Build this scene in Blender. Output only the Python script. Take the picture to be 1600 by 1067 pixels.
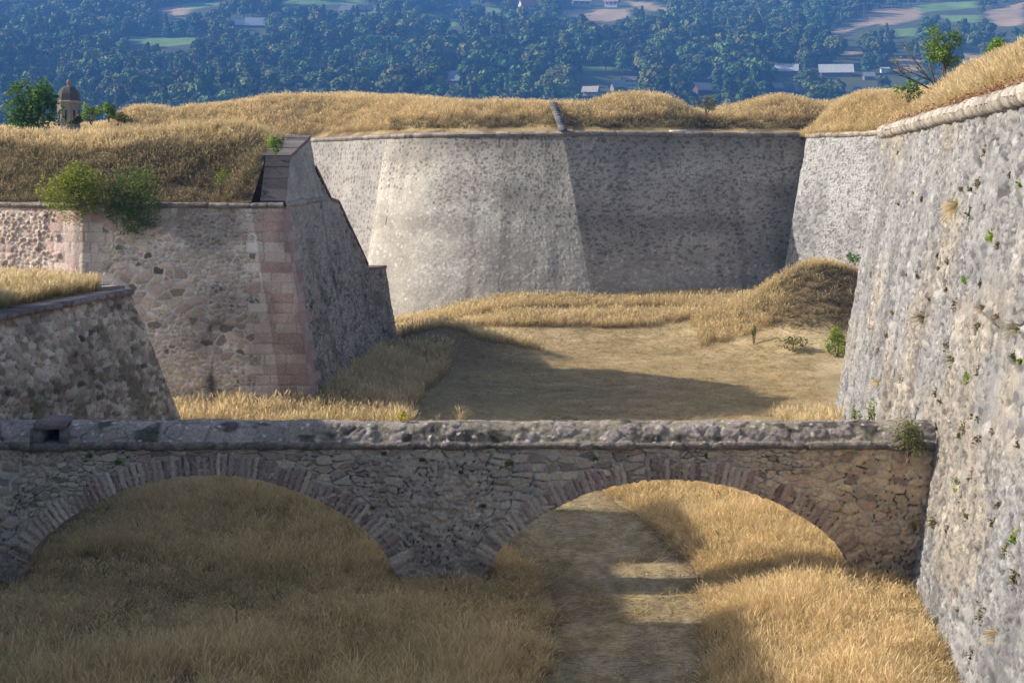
import bpy, math, random
import numpy as np
from mathutils import Vector

for _o in list(bpy.data.objects):
    bpy.data.objects.remove(_o)
SC = bpy.context.scene
COL = SC.collection
rng = np.random.default_rng(7)
random.seed(7)

# ------------------------------------------------------------------ camera
EYE = 10.0
F = 2400.0            # focal length in pixels of the 1600 px wide photograph
HOR = 271.0           # picture row of the horizon
cam_d = bpy.data.cameras.new("camera")
cam_d.sensor_width = 36.0
cam_d.lens = 36.0 * F / 1600.0
cam_d.shift_y = -(533.5 - HOR) / 1600.0
cam_d.clip_start = 0.5
cam_d.clip_end = 9000.0
cam = bpy.data.objects.new("camera", cam_d)
cam.location = (0, 0, EYE)
cam.rotation_euler = (math.radians(90), 0, 0)
COL.objects.link(cam)
SC.camera = cam

# ------------------------------------------------------------------ light
SUN_A, SUN_B = 1.86, -0.22          # shadow shift in x and y for each metre of height
to_sun = Vector((-SUN_A, -SUN_B, 1.0)).normalized()
SUN_EL = math.asin(to_sun.z)
SUN_AZ = math.atan2(to_sun.x, to_sun.y)
world = bpy.data.worlds.new("World")
SC.world = world
world.use_nodes = True
wn = world.node_tree.nodes
sky = wn.new("ShaderNodeTexSky")
sky.sky_type = 'NISHITA'
sky.sun_disc = False
sky.sun_elevation = SUN_EL
sky.sun_rotation = SUN_AZ
sky.air_density = 1.0
sky.dust_density = 2.5
sky.ozone_density = 0.4
world.node_tree.links.new(sky.outputs[0], wn["Background"].inputs[0])
wn["Background"].inputs[1].default_value = 0.115
sun_d = bpy.data.lights.new("sun", 'SUN')
sun_d.energy = 5.0
sun_d.angle = math.radians(0.55)
sun_d.color = (1.0, 0.89, 0.75)
sun = bpy.data.objects.new("sun", sun_d)
sun.rotation_euler = (-to_sun).to_track_quat('-Z', 'Y').to_euler()
sun.location = (-40, 10, 60)
COL.objects.link(sun)
SC.view_settings.view_transform = 'Standard'
SC.view_settings.look = 'None'
SC.view_settings.exposure = 0.72
SC.view_settings.gamma = 1.0
SC.cycles.max_bounces = 6
SC.cycles.diffuse_bounces = 3
SC.cycles.glossy_bounces = 1
SC.cycles.transmission_bounces = 2
SC.cycles.volume_bounces = 0
SC.cycles.transparent_max_bounces = 6
SC.cycles.use_denoising = True

# ------------------------------------------------------------------ small tools
def at(px, py, Y):
    return ((px - 800.0) * Y / F, Y, EYE + (HOR - py) * Y / F)

def tag(o, label=None, cat=None, group=None, kind=None):
    if label: o["label"] = label
    if cat: o["category"] = cat
    if group: o["group"] = group
    if kind: o["kind"] = kind
    return o

def empty(name, loc=(0, 0, 0)):
    e = bpy.data.objects.new(name, None)
    e.location = loc
    COL.objects.link(e)
    return e

def link(name, me, mat=None, parent=None):
    o = bpy.data.objects.new(name, me)
    COL.objects.link(o)
    if mat: me.materials.append(mat)
    if parent is not None:
        o.parent = parent
        o.location = (-parent.location.x, -parent.location.y, -parent.location.z)
    return o

def mesh_np(name, V, Q=None, T=None, attrs=None, smooth=False):
    me = bpy.data.meshes.new(name)
    V = np.ascontiguousarray(V, dtype=np.float32)
    faces = []
    nq = 0 if Q is None else len(Q)
    nt = 0 if T is None else len(T)
    me.vertices.add(len(V))
    me.vertices.foreach_set("co", V.ravel())
    loops = []
    if nq: loops.append(np.asarray(Q, np.int32).ravel())
    if nt: loops.append(np.asarray(T, np.int32).ravel())
    L = np.concatenate(loops) if loops else np.zeros(0, np.int32)
    me.loops.add(len(L))
    me.loops.foreach_set("vertex_index", L)
    starts = np.concatenate([np.arange(nq) * 4, nq * 4 + np.arange(nt) * 3]).astype(np.int32)
    me.polygons.add(nq + nt)
    me.polygons.foreach_set("loop_start", starts)
    if smooth:
        me.polygons.foreach_set("use_smooth", np.ones(nq + nt, dtype=bool))
    if attrs:
        for k, (typ, a) in attrs.items():
            at_ = me.attributes.new(k, typ, 'POINT')
            a = np.ascontiguousarray(a, dtype=np.float32)
            if typ == 'FLOAT_COLOR':
                if a.shape[1] == 3:
                    a = np.concatenate([a, np.ones((len(a), 1), np.float32)], 1)
                at_.data.foreach_set("color", a.ravel())
            elif typ == 'FLOAT_VECTOR':
                at_.data.foreach_set("vector", a.ravel())
            else:
                at_.data.foreach_set("value", a.ravel())
    me.update(calc_edges=True)
    me.validate()
    return me

def smooth(a, b, x):
    t = np.clip((x - a) / (b - a), 0, 1)
    return t * t * (3 - 2 * t)

def hsh(ix, iy, iz=0, seed=0):
    with np.errstate(over='ignore'):
        h = (np.asarray(ix).astype(np.int64).astype(np.uint32) * np.uint32(374761393)
             + np.asarray(iy).astype(np.int64).astype(np.uint32) * np.uint32(668265263)
             + np.asarray(iz).astype(np.int64).astype(np.uint32) * np.uint32(2246822519)
             + np.uint32((seed * 3266489917) & 0xffffffff))
        h = (h ^ (h >> np.uint32(13))) * np.uint32(1274126177)
        h = (h ^ (h >> np.uint32(16))) * np.uint32(2654435761)
        h = h ^ (h >> np.uint32(15))
    return (h & np.uint32(0xffffff)).astype(np.float64) / 16777215.0

def vnoise(x, y, seed=0):
    xi, yi = np.floor(x), np.floor(y)
    fx, fy = x - xi, y - yi
    fx = fx * fx * (3 - 2 * fx); fy = fy * fy * (3 - 2 * fy)
    a = hsh(xi, yi, 0, seed); b = hsh(xi + 1, yi, 0, seed)
    c = hsh(xi, yi + 1, 0, seed); d = hsh(xi + 1, yi + 1, 0, seed)
    return (a * (1 - fx) + b * fx) * (1 - fy) + (c * (1 - fx) + d * fx) * fy

def fbm(x, y, seed=0, oct=4):
    s, a, n = 0, 1.0, 0
    for i in range(oct):
        s = s + a * vnoise(x * 2 ** i, y * 2 ** i, seed + i * 17)
        n += a; a *= 0.5
    return s / n

def vnoise3(x, y, z, seed=0):
    xi, yi, zi = np.floor(x), np.floor(y), np.floor(z)
    fx, fy, fz = x - xi, y - yi, z - zi
    fx = fx * fx * (3 - 2 * fx); fy = fy * fy * (3 - 2 * fy); fz = fz * fz * (3 - 2 * fz)
    r = 0
    for dz in (0, 1):
        a = hsh(xi, yi, zi + dz, seed); b = hsh(xi + 1, yi, zi + dz, seed)
        c = hsh(xi, yi + 1, zi + dz, seed); d = hsh(xi + 1, yi + 1, zi + dz, seed)
        p = (a * (1 - fx) + b * fx) * (1 - fy) + (c * (1 - fx) + d * fx) * fy
        r = r + p * (fz if dz else 1 - fz)
    return r

def cells(u, v, sx, sy, seed=0, jit=0.8, warp=0.25, pw=2.0, chunk=400000):
    """rubble cells: returns edge (F2-F1), F1, r1, r2, r3"""
    shp = u.shape
    u = u.ravel(); v = v.ravel()
    out = [np.empty(len(u)) for _ in range(5)]
    for s in range(0, len(u), chunk):
        a = u[s:s + chunk]; b = v[s:s + chunk]
        wu = a / sx + warp * (fbm(a / sx * .9, b / sy * .9, seed + 5, 2) - .5) * 2
        wv = b / sy + warp * (fbm(a / sx * .9 + 31, b / sy * .9, seed + 9, 2) - .5) * 2
        ci, cj = np.floor(wu), np.floor(wv)
        f1 = np.full(len(a), 9.0); f2 = np.full(len(a), 9.0)
        bi = np.zeros(len(a)); bj = np.zeros(len(a))
        for dj in (-1, 0, 1):
            for di in (-1, 0, 1):
                i, j = ci + di, cj + dj
                cx = i + .5 + jit * (hsh(i, j, 1, seed) - .5) + 0.5 * np.mod(j, 2) * 0
                cy = j + .5 + jit * (hsh(i, j, 2, seed) - .5)
                d = (np.abs(wu - cx) ** pw + np.abs(wv - cy) ** pw) ** (1 / pw)
                m = d < f1
                f2 = np.where(m, f1, np.minimum(f2, d))
                bi = np.where(m, i, bi); bj = np.where(m, j, bj)
                f1 = np.where(m, d, f1)
        out[0][s:s + chunk] = f2 - f1
        out[1][s:s + chunk] = f1
        for k in range(3):
            out[2 + k][s:s + chunk] = hsh(bi, bj, 3 + k, seed)
    return [o.reshape(shp) for o in out]

def courses(u, v, hgt, wid, seed=0, joint=0.02):
    """cut blocks in courses: edge distance in metres, r1, r2"""
    j = np.floor(v / hgt)
    off = hsh(j, 0, 0, seed) * wid
    uu = (u + off) / wid
    i = np.floor(uu)
    e = np.minimum(np.minimum(uu - i, 1 - (uu - i)) * wid, np.minimum(v / hgt - j, 1 - (v / hgt - j)) * hgt)
    return e, hsh(i, j, 3, seed), hsh(i, j, 4, seed)

def ramp(r, cols):
    cols = np.array(cols, float)
    n = len(cols) - 1
    t = np.clip(r, 0, .9999) * n
    i = t.astype(int)
    f = (t - i)[..., None]
    return cols[i] * (1 - f) + cols[i + 1] * f

def mix(a, b, m):
    m = np.asarray(m)[..., None]
    return np.asarray(a) * (1 - m) + np.asarray(b) * m

def wob(P, amp=0.04, s=1.3):
    """shared surface wobble, a function of place only so joined faces stay joined"""
    x, y, z = P[..., 0] * s, P[..., 1] * s, P[..., 2] * s
    d = np.stack([vnoise3(x, y, z, 3) - .5, vnoise3(x, y, z, 4) - .5, (vnoise3(x, y, z, 6) - .5) * .5], -1)
    return P + d * 2 * amp

def grid_quads(nu, nv, base=0, flip=False):
    i = np.arange(nu - 1)[:, None]; j = np.arange(nv - 1)[None, :]
    a = (i * nv + j).ravel(); b = ((i + 1) * nv + j).ravel()
    c = ((i + 1) * nv + j + 1).ravel(); d = (i * nv + j + 1).ravel()
    q = np.stack([a, b, c, d], 1) + base
    return q[:, ::-1] if flip else q

class Acc:
    def __init__(s): s.V = []; s.Q = []; s.T = []; s.C = []; s.n = 0
    def grid(s, P, C, flip=False):
        nu, nv = P.shape[:2]
        s.Q.append(grid_quads(nu, nv, s.n, flip))
        s.V.append(P.reshape(-1, 3)); s.C.append(np.broadcast_to(C, P.shape).reshape(-1, 3))
        s.n += nu * nv
    def box(s, c, size, col, rz=0.0, bev=0.0, tilt=(0, 0), jit=0.0):
        x, y, z = [k / 2 for k in size]
        p = np.array([(i * x, j * y, k * z) for k in (-1, 1) for j in (-1, 1) for i in (-1, 1)], float)
        if jit: p += (rng.random(p.shape) - .5) * jit
        if tilt[0]:
            ca, sa = math.cos(tilt[0]), math.sin(tilt[0])
            p = np.stack([p[:, 0], p[:, 1] * ca - p[:, 2] * sa, p[:, 1] * sa + p[:, 2] * ca], 1)
        if tilt[1]:
            ca, sa = math.cos(tilt[1]), math.sin(tilt[1])
            p = np.stack([p[:, 0] * ca + p[:, 2] * sa, p[:, 1], -p[:, 0] * sa + p[:, 2] * ca], 1)
        ca, sa = math.cos(rz), math.sin(rz)
        p = np.stack([p[:, 0] * ca - p[:, 1] * sa, p[:, 0] * sa + p[:, 1] * ca, p[:, 2]], 1) + np.array(c)
        q = np.array([(0, 2, 3, 1), (4, 5, 7, 6), (0, 1, 5, 4), (2, 6, 7, 3), (0, 4, 6, 2), (1, 3, 7, 5)]) + s.n
        s.V.append(p); s.Q.append(q); s.C.append(np.tile(np.array(col, float), (8, 1))); s.n += 8
    def poly(s, pts, col):
        """a quad or triangle given by its corners"""
        pts = np.array(pts, float)
        n = len(pts)
        (s.Q if n == 4 else s.T).append(np.arange(n)[None, :] + s.n)
        s.V.append(pts); s.C.append(np.tile(np.array(col, float), (n, 1))); s.n += n
    def tube(s, pts, rad, col, n=6, cap=True):
        pts = [Vector(p) for p in pts]
        m = len(pts)
        if not hasattr(rad, '__len__'): rad = [rad] * m
        ring = []
        for k, p in enumerate(pts):
            d = (pts[min(k + 1, m - 1)] - pts[max(k - 1, 0)])
            d = d.normalized() if d.length > 1e-9 else Vector((0, 0, 1))
            a = d.cross(Vector((0, 1, 0.1)) if abs(d.z) > .8 else Vector((0, 0, 1))).normalized()
            b = d.cross(a)
            for i in range(n):
                t = 2 * math.pi * i / n
                q = p + (a * math.cos(t) + b * math.sin(t)) * rad[k]
                ring.append((q.x, q.y, q.z))
        q = [[k * n + i, k * n + (i + 1) % n, (k + 1) * n + (i + 1) % n, (k + 1) * n + i] for k in range(m - 1) for i in range(n)]
        s.V.append(np.array(ring)); s.Q.append(np.array(q) + s.n)
        s.C.append(np.tile(np.array(col, float), (len(ring), 1))); s.n += len(ring)
    def build(s, name, mat, parent=None, smooth=False):
        V = np.concatenate(s.V); C = np.concatenate(s.C)
        Q = np.concatenate(s.Q) if s.Q else None
        T = np.concatenate(s.T) if s.T else None
        me = mesh_np(name, V, Q, T, {"col": ('FLOAT_COLOR', C)}, smooth)
        return link(name, me, mat, parent)

# ------------------------------------------------------------------ materials
def new_mat(name):
    m = bpy.data.materials.new(name)
    m.use_nodes = True
    nt = m.node_tree
    b = nt.nodes["Principled BSDF"]
    b.inputs["Specular IOR Level"].default_value = 0.15
    b.inputs["Roughness"].default_value = 0.92
    return m, nt, nt.nodes, nt.links, b

def noise_node(n, l, vec, scale, detail=6, rough=.6):
    t = n.new("ShaderNodeTexNoise")
    t.inputs["Scale"].default_value = scale
    t.inputs["Detail"].default_value = detail
    t.inputs["Roughness"].default_value = rough
    l.new(vec, t.inputs["Vector"])
    return t

def mapr(n, l, val, a, b, c, d):
    m = n.new("ShaderNodeMapRange")
    for k, x in zip(("From Min", "From Max", "To Min", "To Max"), (a, b, c, d)):
        m.inputs[k].default_value = x
    l.new(val, m.inputs["Value"])
    return m.outputs[0]

def mat_attr(name, fine=9.0, fine_amt=.35, bump=.03, bscale=14.0, big=.5, big_amt=.25, rough=.92):
    """albedo from the mesh's own colour attribute, broken up by fine noise and large stains"""
    m, nt, n, l, b = new_mat(name)
    a = n.new("ShaderNodeAttribute"); a.attribute_name = "col"
    tc = n.new("ShaderNodeTexCoord")
    geo = n.new("ShaderNodeNewGeometry")
    v = geo.outputs["Position"]
    n1 = noise_node(n, l, v, fine, 8, .7)
    n2 = noise_node(n, l, v, big, 4, .6)
    f1 = mapr(n, l, n1.outputs[0], .3, .7, 1 - fine_amt, 1 + fine_amt)
    f2 = mapr(n, l, n2.outputs[0], .3, .7, 1 - big_amt, 1 + big_amt)
    mu = n.new("ShaderNodeMath"); mu.operation = 'MULTIPLY'
    l.new(f1, mu.inputs[0]); l.new(f2, mu.inputs[1])
    vm = n.new("ShaderNodeVectorMath"); vm.operation = 'SCALE'
    l.new(a.outputs["Color"], vm.inputs[0]); l.new(mu.outputs[0], vm.inputs["Scale"])
    l.new(vm.outputs[0], b.inputs["Base Color"])
    b.inputs["Roughness"].default_value = rough
    n3 = noise_node(n, l, v, bscale, 8, .75)
    bp = n.new("ShaderNodeBump"); bp.inputs["Distance"].default_value = bump
    bp.inputs["Strength"].default_value = 1.0
    l.new(n3.outputs[0], bp.inputs["Height"]); l.new(bp.outputs[0], b.inputs["Normal"])
    return m

M_STONE = mat_attr("rubble_stone", 16, .35, .05, 9.0, .45, .16)
M_STONE_FAR = mat_attr("far_stone", 7, .30, .03, 6.0, .25, .18)
M_COPING = mat_attr("coping_stone", 14, .4, .06, 12, .8, .2)
M_EARTH = mat_attr("earth", 5, .35, .12, 4.0, .3, .2)
M_WOOD = mat_attr("bark", 30, .3, .01, 30, 2, .1)
M_HOUSE = mat_attr("house_paint", 1.2, .08, .01, 2, .2, .05)

def mat_ground():
    m, nt, n, l, b = new_mat("mown_straw")
    a = n.new("ShaderNodeAttribute"); a.attribute_name = "col"
    geo = n.new("ShaderNodeNewGeometry")
    mp = n.new("ShaderNodeMapping"); mp.inputs["Scale"].default_value = (3.2, 8.0, 5)
    l.new(geo.outputs["Position"], mp.inputs[0])
    n1 = noise_node(n, l, mp.outputs[0], 1.6, 10, .75)
    n2 = noise_node(n, l, geo.outputs["Position"], .35, 5, .65)
    f1 = mapr(n, l, n1.outputs[0], .32, .68, .35, 1.55)
    f2 = mapr(n, l, n2.outputs[0], .3, .7, .8, 1.2)
    mu = n.new("ShaderNodeMath"); mu.operation = 'MULTIPLY'
    l.new(f1, mu.inputs[0]); l.new(f2, mu.inputs[1])
    vm = n.new("ShaderNodeVectorMath"); vm.operation = 'SCALE'
    l.new(a.outputs["Color"], vm.inputs[0]); l.new(mu.outputs[0], vm.inputs["Scale"])
    l.new(vm.outputs[0], b.inputs["Base Color"])
    bp = n.new("ShaderNodeBump"); bp.inputs["Distance"].default_value = .09
    l.new(n1.outputs[0], bp.inputs["Height"]); l.new(bp.outputs[0], b.inputs["Normal"])
    return m
M_GROUND = mat_ground()

def mat_grass(name, base, mid, tip, base2, mid2, tip2, patch=.22):
    m, nt, n, l, b = new_mat(name)
    a = n.new("ShaderNodeAttribute"); a.attribute_name = "h"
    oi = n.new("ShaderNodeObjectInfo")
    geo = n.new("ShaderNodeNewGeometry")
    def rmp(cs):
        r = n.new("ShaderNodeValToRGB")
        e = r.color_ramp.elements
        e[0].position = 0.0; e[0].color = (*cs[0], 1)
        e[1].position = 1.0; e[1].color = (*cs[2], 1)
        k = e.new(.45); k.color = (*cs[1], 1)
        l.new(a.outputs["Fac"], r.inputs[0])
        return r
    r1, r2 = rmp((base, mid, tip)), rmp((base2, mid2, tip2))
    nz = noise_node(n, l, geo.outputs["Position"], patch, 4, .6)
    f = mapr(n, l, nz.outputs[0], .42, .66, 0, 1)
    add = n.new("ShaderNodeMath"); add.operation = 'ADD'; add.use_clamp = True
    rr = mapr(n, l, oi.outputs["Random"], 0, 1, -.35, .45)
    l.new(f, add.inputs[0]); l.new(rr, add.inputs[1])
    mx = n.new("ShaderNodeMix"); mx.data_type = 'RGBA'
    l.new(add.outputs[0], mx.inputs[0]); l.new(r1.outputs[0], mx.inputs[6]); l.new(r2.outputs[0], mx.inputs[7])
    br = mapr(n, l, oi.outputs["Random"], 0, 1, .72, 1.25)
    vm = n.new("ShaderNodeVectorMath"); vm.operation = 'SCALE'
    l.new(mx.outputs[2], vm.inputs[0]); l.new(br, vm.inputs["Scale"])
    l.new(vm.outputs[0], b.inputs["Base Color"])
    tr = n.new("ShaderNodeBsdfTranslucent")
    l.new(vm.outputs[0], tr.inputs["Color"])
    ms = n.new("ShaderNodeMixShader"); ms.inputs[0].default_value = .45
    out = n["Material Output"]
    l.new(b.outputs[0], ms.inputs[1]); l.new(tr.outputs[0], ms.inputs[2]); l.new(ms.outputs[0], out.inputs[0])
    return m

M_GRASS = mat_grass("dry_grass", (.27, .20, .085), (.72, .54, .27), (.88, .72, .45),
                    (.20, .16, .065), (.58, .43, .20), (.76, .60, .35))
M_GRASS_PALE = mat_grass("pale_grass", (.30, .23, .11), (.64, .50, .27), (.80, .67, .44),
                         (.20, .17, .075), (.50, .39, .19), (.66, .54, .32))
M_GRASS_DULL = mat_grass("dull_grass", (.07, .06, .028), (.23, .18, .095), (.42, .34, .21),
                         (.055, .058, .024), (.16, .14, .065), (.30, .255, .14), .5)

def mat_leaf(name, dark, light, vary=.3, transl=.3):
    m, nt, n, l, b = new_mat(name)
    oi = n.new("ShaderNodeObjectInfo"); geo = n.new("ShaderNodeNewGeometry")
    a = n.new("ShaderNodeAttribute"); a.attribute_name = "h"
    mx = n.new("ShaderNodeMix"); mx.data_type = 'RGBA'
    l.new(a.outputs["Fac"], mx.inputs[0])
    mx.inputs[6].default_value = (*dark, 1); mx.inputs[7].default_value = (*light, 1)
    hs = n.new("ShaderNodeHueSaturation")
    if name.startswith("woodland"):
        pn = noise_node(n, l, geo.outputs["Position"], .022, 3, .6)
        m2 = n.new("ShaderNodeMix"); m2.data_type = 'RGBA'
        l.new(mapr(n, l, pn.outputs[0], .42, .6, 0, .85), m2.inputs[0])
        sc_ = n.new("ShaderNodeVectorMath"); sc_.operation = 'MULTIPLY'; sc_.inputs[1].default_value = (.48, .58, .72)
        l.new(mx.outputs[2], sc_.inputs[0])
        l.new(mx.outputs[2], m2.inputs[6]); l.new(sc_.outputs[0], m2.inputs[7])
        l.new(m2.outputs[2], hs.inputs["Color"])
    else:
        l.new(mx.outputs[2], hs.inputs["Color"])
    l.new(mapr(n, l, oi.outputs["Random"], 0, 1, 1 - vary, 1 + vary), hs.inputs["Value"])
    fr = n.new("ShaderNodeMath"); fr.operation = 'FRACT'
    mu = n.new("ShaderNodeMath"); mu.operation = 'MULTIPLY'; mu.inputs[1].default_value = 7.13
    l.new(oi.outputs["Random"], mu.inputs[0]); l.new(mu.outputs[0], fr.inputs[0])
    l.new(mapr(n, l, fr.outputs[0], 0, 1, .5 - .05 * vary * 3, .5 + .03 * vary * 3), hs.inputs["Hue"])
    l.new(hs.outputs[0], b.inputs["Base Color"])
    b.inputs["Roughness"].default_value = .7
    tr = n.new("ShaderNodeBsdfTranslucent"); l.new(hs.outputs[0], tr.inputs["Color"])
    ms = n.new("ShaderNodeMixShader"); ms.inputs[0].default_value = transl
    l.new(b.outputs[0], ms.inputs[1]); l.new(tr.outputs[0], ms.inputs[2])
    l.new(ms.outputs[0], n["Material Output"].inputs[0])
    return m
M_WOODLAND = mat_leaf("woodland_leaf", (.05, .085, .026), (.14, .205, .055), .5, .08)
M_LEAF = mat_leaf("bush_leaf", (.07, .14, .025), (.17, .28, .05), .2)
M_LEAF_BRIGHT = mat_leaf("bright_leaf", (.13, .21, .02), (.32, .44, .05), .2, .4)
M_LEAF_OLIVE = mat_leaf("olive_leaf", (.09, .10, .035), (.24, .25, .09), .2)
M_LEAF_YELLOW = mat_leaf("yellow_leaf", (.35, .33, .03), (.75, .66, .06), .1, .4)
M_LEAF_BROWN = mat_leaf("brown_weed", (.10, .085, .04), (.26, .21, .11), .3)
M_LEAF_RED = mat_leaf("russet_weed", (.20, .09, .05), (.42, .22, .13), .3)

# ------------------------------------------------------------------ ditch floor
def ground_z(X, Y):
    X = np.asarray(X, float); Y = np.asarray(Y, float)
    z = 2.0 * smooth(82, 97, Y) * smooth(-9, 1, X)
    z = z + .35 * smooth(94, 99, Y) * smooth(-14, -6, X) * 0.5
    # round mound before the far flank
    dx, dy = X - 18.3, Y - 87.5
    z = z + 3.5 * np.exp(-((np.abs(dx) / 4.0) ** 2.4 + (dy / 4.6) ** 2)) + .9 * np.exp(-(((X - 14.5) / 4.5) ** 2 + (dy / 5) ** 2))
    # shaded bank by the bastion, and the low rise along the bastion foot
    z = z + 1.7 * np.exp(-(((X + 3.4) / 2.4) ** 2 + ((Y - 81.0) / 2.6) ** 2))
    z = z + .7 * np.exp(-(((X - 0.2) / 2.2) ** 2 + ((Y - 82) / 2.2) ** 2))
    foot = -8.1 + .091 * (Y - 63.3)
    z = z + .8 * np.exp(-np.clip(X - foot, 0, 99) ** 2 / 5.0) * smooth(60, 66, Y) * (1 - smooth(78, 90, Y)) * smooth(-16, -10, X)
    # gentle banks beside the path
    z = z + .30 * np.exp(-((X - 6.8) / 1.6) ** 2) * (1 - smooth(50, 58, Y))
    z = z + .2 * smooth(40, 46, Y) * (1 - smooth(-12, -2, X)) * (1 - smooth(46, 54, Y))
    z = z + .06 * (fbm(X * .5, Y * .5, 11) - .5)
    return z

PATH = [(15, 1.2, 1.7), (30.2, 2.1, 1.75), (35, 2.75, 1.95), (38, 2.7, 2.1), (42, 1.9, 2.6), (46, .4, 3.2), (50, -1.6, 4.4), (54, -1.5, 6.0)]
_py = np.array([p[0] for p in PATH]); _pc = np.array([p[1] for p in PATH]); _pw = np.array([p[2] for p in PATH])
def path_edges(Y):
    c = np.interp(Y, _py, _pc); w = np.interp(Y, _py, _pw)
    return c - w, c + w

def make_ground():
    xs = np.concatenate([np.arange(-60, -22, 2.0), np.arange(-22, 26, .25), np.arange(26, 62, 2.0)])
    ys = np.concatenate([np.arange(-10, 24, 2.0), np.arange(24, 118, .25), np.arange(118, 141, 2.0)])
    X, Y = np.meshgrid(xs, ys, indexing='ij')
    Z = ground_z(X, Y)
    P = np.stack([X, Y, Z], -1)
    lo, hi = path_edges(Y)
    straw = np.array((.42, .335, .195)); soil = np.array((.22, .165, .09)); pale = np.array((.50, .405, .25)); green = np.array((.16, .17, .06))
    t = fbm(X * .8, Y * .8, 21)
    C = mix(straw, pale, smooth(.4, .65, t))
    g = smooth(.56, .72, fbm(X * .45 + 9, Y * .45, 33)) * .15
    C = mix(C, green, g)
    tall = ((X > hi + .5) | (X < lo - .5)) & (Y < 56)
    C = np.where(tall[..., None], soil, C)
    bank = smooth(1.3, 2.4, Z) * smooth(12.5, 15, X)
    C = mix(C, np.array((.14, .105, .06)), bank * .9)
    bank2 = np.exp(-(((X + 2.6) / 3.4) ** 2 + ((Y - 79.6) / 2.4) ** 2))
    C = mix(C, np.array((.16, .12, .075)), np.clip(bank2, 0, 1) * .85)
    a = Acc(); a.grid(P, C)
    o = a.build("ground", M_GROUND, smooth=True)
    tag(o, "dry mown floor of the fortress ditch", kind="structure")
    # the trodden path
    yy = np.arange(16, 54, .2); tt = np.linspace(-1, 1, 41)
    Yp, Tp = np.meshgrid(yy, tt, indexing='ij')
    lo, hi = path_edges(Yp)
    wn_ = 1 + .10 * (fbm(Yp * .6, Tp * 0 + 3, 8) - .5) * 2
    Xp = (lo + hi) / 2 + (hi - lo) / 2 * Tp * wn_ * .92
    Zp = ground_z(Xp, Yp) + .012 + .05 * (fbm(Xp * 1.1, Yp * 1.1, 15) - .5) * (1 - np.abs(Tp) ** 4)
    dust = np.array((.46, .385, .26)); gr = np.array((.33, .29, .22)); st = np.array((.52, .42, .25))
    r = fbm(Xp * 1.4, Yp * .7, 5)
    C = mix(st, dust, smooth(.38, .6, r))
    C = mix(C, np.array((.27, .21, .125)), smooth(.45, .6, fbm(Xp * 3.1, Yp * 1.3, 6)) * .7)
    C = mix(C, np.array((.24, .18, .10)), smooth(.72, 1.0, np.abs(Tp) + .25 * (fbm(Xp * 1.5, Yp, 4) - .5)))
    rut = np.exp(-((Tp - .15) / .22) ** 2)
    C = mix(C, gr, rut * .55 * smooth(.3, .6, fbm(Xp * 2, Yp * 1.2, 14)))
    C = mix(C, np.array((.18, .19, .07)), smooth(.6, .75, fbm(Xp * .9, Yp * .9, 77)) * .5)
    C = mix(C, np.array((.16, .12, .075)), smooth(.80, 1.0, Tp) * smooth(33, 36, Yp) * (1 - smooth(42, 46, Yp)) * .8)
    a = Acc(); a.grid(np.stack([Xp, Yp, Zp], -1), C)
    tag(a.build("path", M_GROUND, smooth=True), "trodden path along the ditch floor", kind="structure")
make_ground()

# ------------------------------------------------------------------ masonry patterns: return colour, outward relief
GREY = [(.14, .14, .14), (.24, .235, .23), (.34, .33, .31), (.42, .39, .35), (.30, .28, .26)]
def pat_right(u, v, P):
    """grey limestone rubble, flat stones in pale mortar, dark open joints"""
    e, f1, r1, r2, r3 = cells(u, v, .62, .19, 11, .9, .22)
    e2, _, q1, q2, q3 = cells(u, v, .26, .10, 12, .95, .25)
    sm = fbm(u * .35, v * .7, 44) > .52
    e = np.where(sm, e2 * .8, e); r1 = np.where(sm, q1, r1); r2 = np.where(sm, q2, r2); r3 = np.where(sm, q3, r3)
    C = ramp(r1, [(.13, .132, .14), (.22, .22, .222), (.30, .295, .285), (.25, .245, .24), (.37, .35, .325), (.29, .28, .27), (.46, .445, .42)])
    C = C * (.85 + .3 * q1)[..., None]
    m = 1 - smooth(.05, .24, e)
    C = mix(C, np.array((.40, .365, .315)), m * (.3 + .7 * r3))
    gap = (e < .11) & (q2 > .35) & (fbm(u * .8, v * 1.2, 45) > .42)
    C = np.where(gap[..., None], C * .30, C)
    warm = smooth(.45, .7, fbm(u * .25, v * .35, 41))
    C = C * mix(np.array((.96, .98, 1.02)), np.array((1.10, 1.02, .90)), warm)
    streak = smooth(.5, .75, fbm(u * 1.1, v * .14, 42)) * .30
    C = C * (1 - streak[..., None])
    hole = (r2 > .965) & (e > .1)
    C = np.where(hole[..., None], C * .35, C)
    d = smooth(0, .3, e) * (.1 + .9 * r3) * .07 - hole * .07 - gap * .04 + (fbm(u * 1.2, v * 1.2, 43) - .5) * .04
    return mix(C, np.array((.30, .29, .275)), .10 + 0 * u) * np.array((.76, .79, .84)), d * .8

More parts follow.
